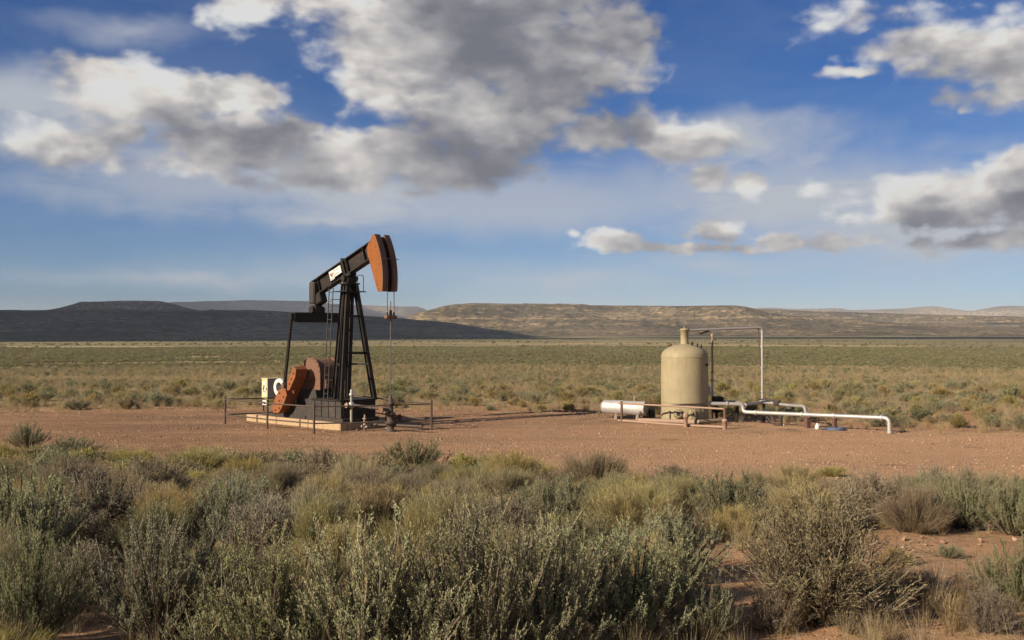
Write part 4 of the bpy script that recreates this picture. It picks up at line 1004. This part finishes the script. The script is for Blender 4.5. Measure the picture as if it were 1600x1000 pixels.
def sage_mesh(seed, nb=90, ns=11, nl=34, leaf=.0185, wid=.0056, S=1.0):
    """one metre wide and high; leaf size is in metres for a plant scaled by S"""
    rg = np.random.default_rng(seed); st = Veg(); lf = Veg()
    tips = dome_tips(nb, rg)
    root = np.stack([rg.normal(0, .035, nb), rg.normal(0, .035, nb), np.zeros(nb)], -1)
    mid = root * .4 + tips * np.array([.62, .62, .36]) + rg.normal(0, .04, (nb, 3))
    br = bez(root, mid, tips, 6); st.ribbons(br, .020, .006, rg, rg.uniform(0, 1, nb), cross=True)
    # shoots along the upper part of every branch
    k = nb * ns; bi = np.repeat(np.arange(nb), ns); t = rg.uniform(.40, 1.0, k)[:, None]
    p0 = (1 - t) ** 2 * root[bi] + 2 * t * (1 - t) * mid[bi] + t * t * tips[bi]
    tang = unit(2 * (1 - t) * (mid[bi] - root[bi]) + 2 * t * (tips[bi] - mid[bi]))
    d = unit(tang * .65 + np.array([0, 0, 1.0]) + rg.normal(0, .34, (k, 3)))
    Ls = rg.uniform(.09, .21, k) * (.75 + .55 * (rg.uniform(size=k) > .86))
    p1 = p0 + d * Ls[:, None]; pm = (p0 + p1) / 2 + rg.normal(0, .012, (k, 3))
    st.ribbons(bez(p0, pm, p1, 3), .007, .003, rg, rg.uniform(.2, 1, k))
    m = k * nl; si = np.repeat(np.arange(k), nl); t = rg.uniform(.05, 1.05, m)[:, None]
    q = p0[si] + (p1 - p0)[si] * t + rg.normal(0, .007, (m, 3)) * (1.4 - t)
    dl = unit(d[si] * 1.1 + rg.normal(0, .55, (m, 3)) + np.array([0, 0, .25]))
    sz = rg.uniform(.7, 1.3, m)
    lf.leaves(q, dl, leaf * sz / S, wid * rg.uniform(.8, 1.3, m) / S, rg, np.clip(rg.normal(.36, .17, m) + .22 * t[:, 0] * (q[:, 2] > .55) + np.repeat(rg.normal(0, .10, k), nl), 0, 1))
    return st.mesh('branches', [M_BARK]), lf.mesh('foliage', [M_SAGE])
def rabbit_mesh(seed, n=5200, w=.0032, mat=None, straw=.12):
    """dense brush of fine upright stems"""
    rg = np.random.default_rng(seed); st = Veg(); lf = Veg()
    nc = 46; ct = dome_tips(nc, rg, edge=.12)
    ci = rg.integers(0, nc, n); tip = ct[ci] * rg.uniform(.80, 1.06, (n, 1)) + rg.normal(0, .045, (n, 3)); tip[:, 2] = np.clip(tip[:, 2], .12, 1.25)
    root = tip * np.array([.30, .30, 0]) + rg.normal(0, .03, (n, 3)) * np.array([1, 1, 0])
    mid = root * .45 + tip * np.array([.45, .45, .55]) + rg.normal(0, .025, (n, 3))
    P = bez(root, mid, tip, 5)
    ti = np.clip(rg.normal(.40, .2, n), 0, 1)
    lf.ribbons(P[:, 1:], w, w * .45, rg, ti)
    # fine side sprigs near the tips
    m = n * 3; si = np.repeat(np.arange(n), 3); t = rg.uniform(.45, 1.0, m)
    q = P[si, 2] + (P[si, 4] - P[si, 2]) * ((t - .45) / .55)[:, None]
    dl = unit(unit(P[si, 4] - P[si, 2]) + rg.normal(0, .38, (m, 3)) + np.array([0, 0, .2]))
    lf.leaves(q, dl, rg.uniform(.04, .085, m), np.full(m, w * 1.05), rg, np.clip(ti[si] + rg.normal(.05, .14, m), 0, 1))
    nb = 60; r0 = rg.normal(0, .03, (nb, 3)) * np.array([1, 1, 0]); tp = dome_tips(nb, rg) * .72
    st.ribbons(bez(r0, r0 * .4 + tp * np.array([.6, .6, .4]), tp, 4), .014, .005, rg, rg.uniform(0, 1, nb), cross=True)
    return st.mesh('branches', [M_BARK]), lf.mesh('foliage', [mat or M_RABB])
def twig_mesh(seed, nb=120, ns=9, nt=5, leafy=9):
    """old sagebrush gone twiggy: grey wood showing, thin leaves towards the tips"""
    rg = np.random.default_rng(seed); st = Veg(); lf = Veg()
    tips = dome_tips(nb, rg, edge=.14); root = np.stack([rg.normal(0, .06, nb), rg.normal(0, .06, nb), np.zeros(nb)], -1)
    mid = root * .5 + tips * np.array([.55, .55, .42]) + rg.normal(0, .05, (nb, 3))
    st.ribbons(bez(root, mid, tips, 7), .021, .006, rg, rg.uniform(.1, 1, nb), cross=True)
    k = nb * ns; bi = np.repeat(np.arange(nb), ns); t = rg.uniform(.30, 1.0, k)[:, None]
    p0 = (1 - t) ** 2 * root[bi] + 2 * t * (1 - t) * mid[bi] + t * t * tips[bi]
    d = unit(unit(tips[bi] - root[bi]) * .8 + np.array([0, 0, .45]) + rg.normal(0, .5, (k, 3)))
    p1 = p0 + d * rg.uniform(.08, .22, k)[:, None]; pm = (p0 + p1) / 2 + rg.normal(0, .022, (k, 3))
    st.ribbons(bez(p0, pm, p1, 4), .0075, .003, rg, rg.uniform(.2, 1, k))
    m = k * nt; si = np.repeat(np.arange(k), nt); t = rg.uniform(.3, 1, m)[:, None]
    q = p0[si] + (p1 - p0)[si] * t; dd = unit(d[si] + rg.normal(0, .55, (m, 3)) + np.array([0, 0, .2]))
    st.leaves(q, dd, rg.uniform(.03, .08, m), np.full(m, .0045), rg, rg.uniform(.3, 1, m))
    m2 = k * leafy; si = np.repeat(np.arange(k), leafy); t = rg.uniform(.25, 1.1, m2)[:, None]
    q = p0[si] + (p1 - p0)[si] * t + rg.normal(0, .014, (m2, 3)); dl = unit(d[si] + rg.normal(0, .6, (m2, 3)))
    lf.leaves(q, dl, rg.uniform(.016, .034, m2), np.full(m2, .0075), rg, np.clip(rg.normal(.4, .22, m2), 0, 1))
    return st.mesh('branches', [M_BARK]), lf.mesh('foliage', [M_DRY])
def tuft_mesh(seed, n=70, w=.008):
    rg = np.random.default_rng(seed); lf = Veg()
    ph = rg.uniform(0, 6.28, n); r = rg.uniform(0, .5, n)
    tip = np.stack([r * np.cos(ph), r * np.sin(ph), rg.uniform(.5, 1.1, n)], -1); root = tip * np.array([.25, .25, 0]) + rg.normal(0, .03, (n, 3)) * np.array([1, 1, 0])
    mid = root * .5 + tip * np.array([.35, .35, .62])
    lf.ribbons(bez(root, mid, tip, 4), w, w * .3, rg, rg.uniform(0, 1, n))
    return lf
def plain_mesh(seed, kind):
    """small-leaved brush for the far plain: one mesh, two materials"""
    rg = np.random.default_rng(seed); vg = Veg(); n = 340
    tips = dome_tips(n, rg, edge=.15); c = tips * rg.uniform(.55, 1.0, (n, 1)); c[:, 2] = np.maximum(c[:, 2], .08)
    d = unit(unit(c) * .5 + np.array([0, 0, .7]) + rg.normal(0, .5, (n, 3)))
    vg.leaves(c - d * .08, d, rg.uniform(.13, .26, n), rg.uniform(.035, .07, n), rg, np.clip(rg.normal(.42, .22, n), 0, 1))
    nb = 14; tp = dome_tips(nb, rg) * .8; z = np.zeros((nb, 3))
    vg.ribbons(bez(z, tp * np.array([.6, .6, .4]), tp, 3), .03, .012, rg, rg.uniform(0, 1, nb), 1)
    return vg.mesh('plain_brush', [kind, M_BARK])

SAGE_V = [sage_mesh(100 + i) for i in range(4)]
RABB_V = [rabbit_mesh(200 + i) for i in range(3)]
TWIG_V = [twig_mesh(300 + i) for i in range(3)]
DRYR_V = [rabbit_mesh(240 + i, 4600, .0032, M_DRY) for i in range(2)]
SAGE_M = [sage_mesh(130 + i, 60, 8, 11, .048, .016) for i in range(3)]      # for plants over 20 m away
RABB_M = [rabbit_mesh(230 + i, 1000, .014) for i in range(3)]
rv = random.Random(11)
def plant(name, variants, x, y, w, h, label, cat, group=None, sink=.03):
    z = float(gz(x, y)) - sink
    o = thing(name, label, cat, (x, y, z), rv.uniform(0, 6.28), group); o.scale = (w, w * rv.uniform(.88, 1.1), h)
    o.rotation_euler = (rv.uniform(-.07, .07), rv.uniform(-.07, .07), o.rotation_euler[2])
    a, b_ = rv.choice(variants)
    link('branches', a, o); link('foliage', b_, o)
    return o
# the bushes that can be told apart: x, y, width, height, kind, label
HERO = [
 (-2.31,6.59,1.06,.89,'S','rounded grey-green sagebrush at the bottom left, second from the left edge'),
 (-1.42,5.95,1.15,.94,'S','tall sagebrush cut by the bottom edge, left of the picture centre'),
 (-.85,5.75,1.18,1.02,'S','dense spiky sagebrush at the bottom edge directly below the pump jack'),
 (-.23,5.92,1.14,.99,'S','broad silvery sagebrush at the bottom edge at the picture centre'),
 (.20,6.27,.97,.87,'S','leafy sagebrush at the bottom edge just right of the picture centre'),
 (.79,6.68,1.12,.76,'S','rightmost sagebrush of the dense bottom clump, next to bare red soil'),
 (-4.31,8.71,1.29,1.0,'S','large sagebrush on the left edge halfway up the brush'),
 (-3.12,6.42,.78,.81,'S','sagebrush in the bottom left corner'),
 (2.17,7.17,1.32,.93,'T','big lone twiggy grey bush on bare red soil at the lower right'),
 (3.73,7.35,.71,.57,'S','sagebrush on the right edge near the lower corner'),
 (1.29,6.69,.52,.52,'S','low sagebrush leaning on the right end of the bottom clump'),
 (-13.46,25.84,1.83,.66,'B','yellowish brush on the left edge before the gravel pad'),
 (-15.09,31.07,1.2,.9,'S','lone dark sagebrush at the far left edge of the gravel'),
 (-12.75,28.95,1.68,.65,'S','pale blue-green low sagebrush at the left end of the gravel edge'),
 (-6.99,22.19,1.86,.71,'B','bright yellow-green mound left of and below the fence corner'),
 (-9.59,25.27,1.79,.6,'B','straw-green brush mound on the gravel edge at left'),
 (-2.27,23.54,1.82,.88,'S','round grey-green sagebrush on the gravel edge below the wellhead'),
 (-3.26,16.92,1.74,.87,'T','wide brownish twiggy bush below the pump jack footing'),
 (0,17.71,1.71,.77,'B','yellow-green mound right of the round gravel-edge sagebrush'),
 (1.47,17.63,1.7,.82,'D','dome of dry brown brush on the gravel edge left of the tan tank'),
 (-3.02,10.45,1.01,.71,'S','dark green sagebrush left of centre in the middle brush rows'),
 (-3.56,10.36,.93,.65,'B','golden-green brush just left of the dark green sagebrush'),
 (-4.34,10.38,1.13,.8,'T','tan twiggy bush beside the large left-edge sagebrush'),
 (-.72,11.16,1.08,.7,'D','dry brush mound in the middle rows below the wellhead'),
 (1.27,10.65,1.37,.64,'B','wide golden-tipped brush behind the right end of the bottom clump'),
 (2.63,12.02,1.24,.77,'S','grey sagebrush on the gravel edge below the tan tank'),
 (3.34,11.43,1.03,.62,'B','yellow-topped brush right behind the lone twiggy bush'),
 (4.5,12.5,1.13,.68,'T','twiggy brown-grey bush on the gravel edge below the silver pipeline'),
 (6.21,15.29,.62,.50,'S','small bright green bush on the gravel edge at the far right'),
 (5.23,11.61,.97,.6,'S','wide low sagebrush at right, second from the right edge'),
 (5.64,11.17,.93,.6,'S','sagebrush on the right edge before the gravel'),
 (-3.32,13.95,1.17,.72,'D','dry brush mound left of the wide brownish bush'),
 (-1.51,11.15,1.22,.65,'B','golden brush below the pump jack in the middle rows'),
 (-2.3,14.89,1.24,.75,'B','straw-coloured mound touching the wide brownish bush'),
 (.46,11.81,1.06,.65,'S','sagebrush in the middle rows just right of the picture centre'),
 (-6.24,13.87,1.34,.78,'D','tan dry mound behind the large left-edge sagebrush'),
 (-5.45,15.14,1.27,.76,'T','twiggy bush behind the golden-green brush at left'),
 (-4.99,18.47,1.31,.69,'B','straw-green brush before the fence corner'),
 (-1.37,13.36,1.03,.56,'D','low dry mound between the golden brush and the round sagebrush'),
 (-.57,14.85,1.05,.62,'B','pale straw mound below the round gravel-edge sagebrush'),
 (2.3,13.73,.97,.64,'B','straw-green brush beside the grey sagebrush below the tank'),
 (-1.69,9.07,1.11,.76,'B','golden grassy brush behind the bottom clump at left of centre'),
 (-2.39,9.53,.92,.67,'T','brownish twiggy bush right of the rounded bottom-left sagebrush'),
 (-.76,7.93,1.02,.72,'B','golden grassy brush behind the bottom clump at the centre'),
 (3.16,7.67,.39,.25,'T','small dry twig clump on bare soil right of the lone bush'),
 (3.23,6.74,.39,.33,'T','bare upright twigs near the lower right corner'),
 (1.83,6.94,.4,.38,'T','twiggy sprout at the left foot of the lone bush'),
 (2.34,6.86,.35,.29,'T','twiggy sprout at the right foot of the lone bush'),
 (-.12,9.08,.88,.64,'T','twiggy bush behind the bottom clump at the picture centre'),
 (.59,9.1,.88,.56,'S','sagebrush behind the bottom clump right of centre'),
 (-3.25,7.55,.73,.53,'T','dark twiggy bush between the two bottom-left sagebrushes'),
 (7.36,22.9,.88,.27,'B','low green patch on the gravel at right'),
 (6.35,22.44,1.01,.29,'S','low sage patch on the gravel edge right of the tank'),
 (3.6,9.34,.36,.18,'B','tiny green sprig on the bare soil at right'),
 (4.24,9.69,.31,.16,'S','tiny sage sprig on the bare soil near the right edge'),
]
KN = {'S': ('sagebrush', SAGE_V), 'B': ('rabbitbrush', RABB_V), 'T': ('twiggy_bush', TWIG_V), 'D': ('dry_brush', DRYR_V)}
taken = []
for (x, y, w, h, k, lab) in HERO:
    nm, va = KN[k]; plant(nm, va, x, y, w, h, lab, 'bush'); taken.append((x, y, w * .5))
# the rest of the foreground brush
def free(x, y, r, f=.62): return all(math.hypot(x - a, y - b_) > (r + c) * f for a, b_, c in taken)
def bare(x, y):           # open red soil at the lower right
    return x > .95 and y < 10.8 and x / y > .16
fills = 0
for i in range(6000):
    y = 5.2 + (30 - 5.2) * rv.random() ** .8; x = rv.uniform(-.62, .62) * (y + 1.0)
    pdv = float(pad_dist(np.array(x), np.array(y)))
    if pdv < .35 + rv.random() * .5 or bare(x, y): continue
    if y < 6.4 and abs(x) < 2.6: continue
    w = rv.uniform(.55, 1.35) * (1.0 if y > 10 else .8) * (1.15 if y > 18 else 1); r = w * .5
    if not free(x, y, r, .70): continue
    k = rv.choices('SBTD', (27, 40, 11, 22))[0]
    if k == 'B' and x / y > .30: k = rv.choice('SDT')
    nm, va = KN[k]
    if y > 20: va = {'S': SAGE_M, 'B': RABB_M}.get(k, va)
    h = w * rv.uniform(.52, .70); h = min(h, .62 + .1 * rv.random()) if y > 7 else h
    if y > 15: h *= .82
    q = x / y
    zone = 'at the left edge' if q < -.36 else 'below the electrical cabinet' if q < -.22 else 'below the pump jack' if q < -.08 else 'between pump jack and tank' if q < .11 else 'below the tan tank' if q < .24 else 'below the silver pipeline' if q < .38 else 'at the right edge'
    row = 'nearest rows' if y < 9.5 else 'middle rows' if y < 15 else 'last rows'
    kind = {'S': 'grey-green sagebrush', 'B': 'yellow-green brush', 'T': 'twiggy bush', 'D': 'brown brush'}[k]
    plant(nm, va, x, y, w, h, f'small {kind} in the {row}, {zone}', 'bush', f'{kind} {row} {zone}')
    taken.append((x, y, r)); fills += 1
    if fills > 330: break
# brush along the far side of the gravel pad
cnt = 0
for i in range(5000):
    y = 36 + (66 - 36) * rv.random() ** 1.1; x = rv.uniform(-.58, .58) * y
    pdv = float(pad_dist(np.array(x), np.array(y)))
    if pdv < .2 or y < 33: continue
    if abs(x + 11.0) < 1.0 and abs(y - 45.6) < 1.2: continue
    if math.hypot(x - 8.6, y - 40.6) < 2.2: continue
    w = rv.uniform(.6, 1.35); r = w * .5
    q = x / y; zone = 'left of the cabinet' if q < -.27 else 'behind the pump jack' if q < -.07 else 'between pump jack and tank' if q < .10 else 'behind the tank and pipes' if q < .30 else 'right of the pipeline'
    if not free(x, y, r, .60): continue
    k = rv.choices('SB', (48, 52))[0]
    nm, va = {'S': ('sagebrush', SAGE_M), 'B': ('rabbitbrush', RABB_M)}[k]
    plant(nm, va, x, y, w, w * rv.uniform(.45, .62), {'S': 'grey-green sagebrush', 'B': 'pale yellow-green brush'}[k] + ' beyond the gravel pad, ' + zone, 'bush',
          {'S': 'sagebrush beyond the pad ', 'B': 'yellow-green brush beyond the pad '}[k] + zone)
    taken.append((x, y, r)); cnt += 1
    if cnt > 330: break

# ------------------------------------------------------------------ uncountable cover, scattered as instances
def scatter(name, meshes, pts, scale, label, cat, seed=1, hmul=None, tilt=.15):
    rg = np.random.default_rng(seed); n = len(pts)
    src = bpy.data.collections.new(name + '_source')
    for i, me in enumerate(meshes):
        o = bpy.data.objects.new(f'{name}_piece', me); src.objects.link(o)
    pm = bpy.data.meshes.new(name); pm.vertices.add(n); pm.vertices.foreach_set('co', pts.astype(np.float32).ravel())
    sc3 = np.stack([scale, scale, scale * (hmul if hmul is not None else 1)], -1)
    for nm, ty, dat, key in (('sc', 'FLOAT_VECTOR', sc3, 'vector'), ('ro', 'FLOAT_VECTOR', np.stack([rg.normal(0, tilt, n), rg.normal(0, tilt, n), rg.uniform(0, 6.28, n)], -1), 'vector'), ('ix', 'INT', rg.integers(0, len(meshes), n), 'value')):
        at2 = pm.attributes.new(nm, ty, 'POINT'); at2.data.foreach_set(key, np.ascontiguousarray(dat, dtype=np.int32 if ty == 'INT' else np.float32).ravel())
    ng = bpy.data.node_groups.new(name, 'GeometryNodeTree')
    ng.interface.new_socket('Geometry', in_out='INPUT', socket_type='NodeSocketGeometry'); ng.interface.new_socket('Geometry', in_out='OUTPUT', socket_type='NodeSocketGeometry')
    N = ng.nodes; Lk = ng.links
    gi, go = N.new('NodeGroupInput'), N.new('NodeGroupOutput')
    ci = N.new('GeometryNodeCollectionInfo'); ci.inputs['Collection'].default_value = src; ci.inputs['Separate Children'].default_value = True; ci.inputs['Reset Children'].default_value = True
    ip = N.new('GeometryNodeInstanceOnPoints'); ip.inputs['Pick Instance'].default_value = True
    def attr(nm, ty):
        a = N.new('GeometryNodeInputNamedAttribute'); a.data_type = ty; a.inputs['Name'].default_value = nm; return a.outputs[0]
    m2p = N.new('GeometryNodeMeshToPoints'); Lk.new(gi.outputs[0], m2p.inputs['Mesh'])
    Lk.new(m2p.outputs[0], ip.inputs['Points']); Lk.new(ci.outputs[0], ip.inputs['Instance']); Lk.new(attr('ix', 'INT'), ip.inputs['Instance Index'])
    Lk.new(attr('ro', 'FLOAT_VECTOR'), ip.inputs['Rotation']); Lk.new(attr('sc', 'FLOAT_VECTOR'), ip.inputs['Scale']); Lk.new(ip.outputs[0], go.inputs[0])
    o = link(name, pm, kind='stuff', label=label, category=cat); md = o.modifiers.new('scatter', 'NODES'); md.node_group = ng
    return o
def ring_points(n, r0, r1, half, seed, power=1.0):
    rg = np.random.default_rng(seed); u = rg.uniform(0, 1, n)
    r = np.sqrt(r0 ** 2 + (r1 ** 2 - r0 ** 2) * u ** power); a = rg.uniform(-half, half, n)
    x, y = r * np.sin(a), r * np.cos(a); return x, y, r
M_PLAIN = leaf_mat('plain_leaf', [(.125, .130, .066), (.192, .190, .096), (.275, .252, .130), (.33, .285, .148)])
PLAIN = [plain_mesh(400 + i, M_PLAIN) for i in range(4)] + [plain_mesh(410, M_DRY), plain_mesh(411, M_SAGE)]
# sage plain, dense in drifts
x, y, r = ring_points(190000, 52, 345, .64, 7)
cov = fbm(x / 26, y / 9, 4, 71) + .75 * (fbm(x / 120, y / 16, 4, 72) - .5)
rg_ = np.random.default_rng(70)
keep = (rg_.uniform(.30, .62, len(x)) < cov + .06) & (pad_dist(x, y) > .6)
keep &= rg_.uniform(210, 345, len(x)) > r
keep &= ~((r < 68) & (rg_.uniform(size=len(x)) < .6))
x, y, r = x[keep], y[keep], r[keep]
scatter('sage_plain', PLAIN, np.stack([x, y, gz(x, y) - .03], -1), rg_.uniform(.26, .62, len(x)) * (1 + .35 * (r > 150)), 'grey-green sage cover on the wide plain behind the pad', 'sage cover', 8, rg_.uniform(.42, .65, len(x)))
x, y, r = ring_points(8000, 270, 1100, .64, 17)
cov = fbm(x / 90, y / 40, 4, 75); keep = rg_.uniform(.46, .70, len(x)) < cov; x, y, r = x[keep], y[keep], r[keep]
scatter('distant_brush', PLAIN[:4], np.stack([x, y, gz(x, y) - .05], -1), rg_.uniform(.8, 1.8, len(x)), 'sparse dark brush dotted over the golden flats below the hills', 'brush', 9, rg_.uniform(.35, .55, len(x)))
# dry grass and litter
TUFT = [tuft_mesh(500 + i, 80, .006).mesh('tuft', [M_STRAW]) for i in range(3)] + [tuft_mesh(510, 45, .010).mesh('tuft', [M_DRY])]
rg_ = np.random.default_rng(90)
y = 5 + 28 * rg_.uniform(0, 1, 11000) ** .9; x = rg_.uniform(-.64, .64, len(y)) * (y + .6)
cov = fbm(x * .45, y * .45, 3, 91); pdv = pad_dist(x, y)
bz = (x > .95) & (y < 10.8) & (x / y > .16)
keep = (pdv > -.25 - 2.2 * rg_.uniform(0, 1, len(x)) ** 3) & (rg_.uniform(.25, .75, len(x)) < cov + .14 - .27 * bz); x, y = x[keep], y[keep]
scatter('dry_grass', TUFT, np.stack([x, y, gz(x, y) - .01], -1), rg_.uniform(.12, .36, len(x)), 'dry straw grass between the foreground bushes', 'grass', 10, rg_.uniform(.7, 1.2, len(x)))
x, y, r = ring_points(22000, 37, 110, .62, 27); pdv = pad_dist(x, y); keep = (pdv > -.3 - 2.5 * rg_.uniform(0, 1, len(x)) ** 3); x, y = x[keep], y[keep]
scatter('tall_grass', TUFT, np.stack([x, y, gz(x, y) - .02], -1), rg_.uniform(.25, .65, len(x)), 'straw grass between the bushes behind the gravel pad', 'grass', 12, rg_.uniform(.6, 1.0, len(x)))

# ------------------------------------------------------------------ loose stones
def rock_mesh(seed):
    import bmesh
    rg = random.Random(seed); bm = bmesh.new(); bmesh.ops.create_icosphere(bm, subdivisions=1, radius=.5)
    for v in bm.verts: v.co = v.co * rg.uniform(.72, 1.15); v.co.z *= .62
    me = bpy.data.meshes.new('stone'); bm.to_mesh(me); bm.free(); me.materials.append(M_STONE); return me
def stone_mat():
    m, T, b = new_mat('stone')
    rnd = T.node('ShaderNodeObjectInfo').outputs['Random']
    cr_ = T.node('ShaderNodeValToRGB'); T.l.new(rnd, cr_.inputs[0]); c_ = cr_.color_ramp
    for p, q in ((.35, (.33, .19, .12)), (.6, (.20, .125, .09)), (.8, (.36, .23, .145))): e = c_.elements.new(p); e.color = (*q, 1)
    c_.elements[0].color = (.26, .14, .09, 1); c_.elements[-1].color = (.38, .27, .19, 1)
    T.l.new(cr_.outputs[0], b.inputs['Base Color']); b.inputs['Roughness'].default_value = .95; return m
M_STONE = stone_mat()
ROCKS = [rock_mesh(i) for i in range(4)]
rg_ = np.random.default_rng(33)
y = 5 + 43 * rg_.uniform(0, 1, 80000) ** .75; x = rg_.uniform(-.66, .66, len(y)) * y
cov = fbm(x * .25, y * .7, 4, 34); pdv = pad_dist(x, y)
keep = ((pdv < .3) & (rg_.uniform(.30, .62, len(x)) < cov)) | ((pdv >= .3) & (rg_.uniform(size=len(x)) < .12)); x, y = x[keep], y[keep]
sz = .022 + .06 * rg_.uniform(0, 1, len(x)) ** 3 + .06 * (rg_.uniform(size=len(x)) > .992)
scatter('loose_gravel', ROCKS, np.stack([x, y, gz(x, y) + .012 + sz * .1], -1), sz, 'loose reddish gravel on the pad and soil', 'gravel', 14, rg_.uniform(.6, 1.0, len(x)), .4)

haze()
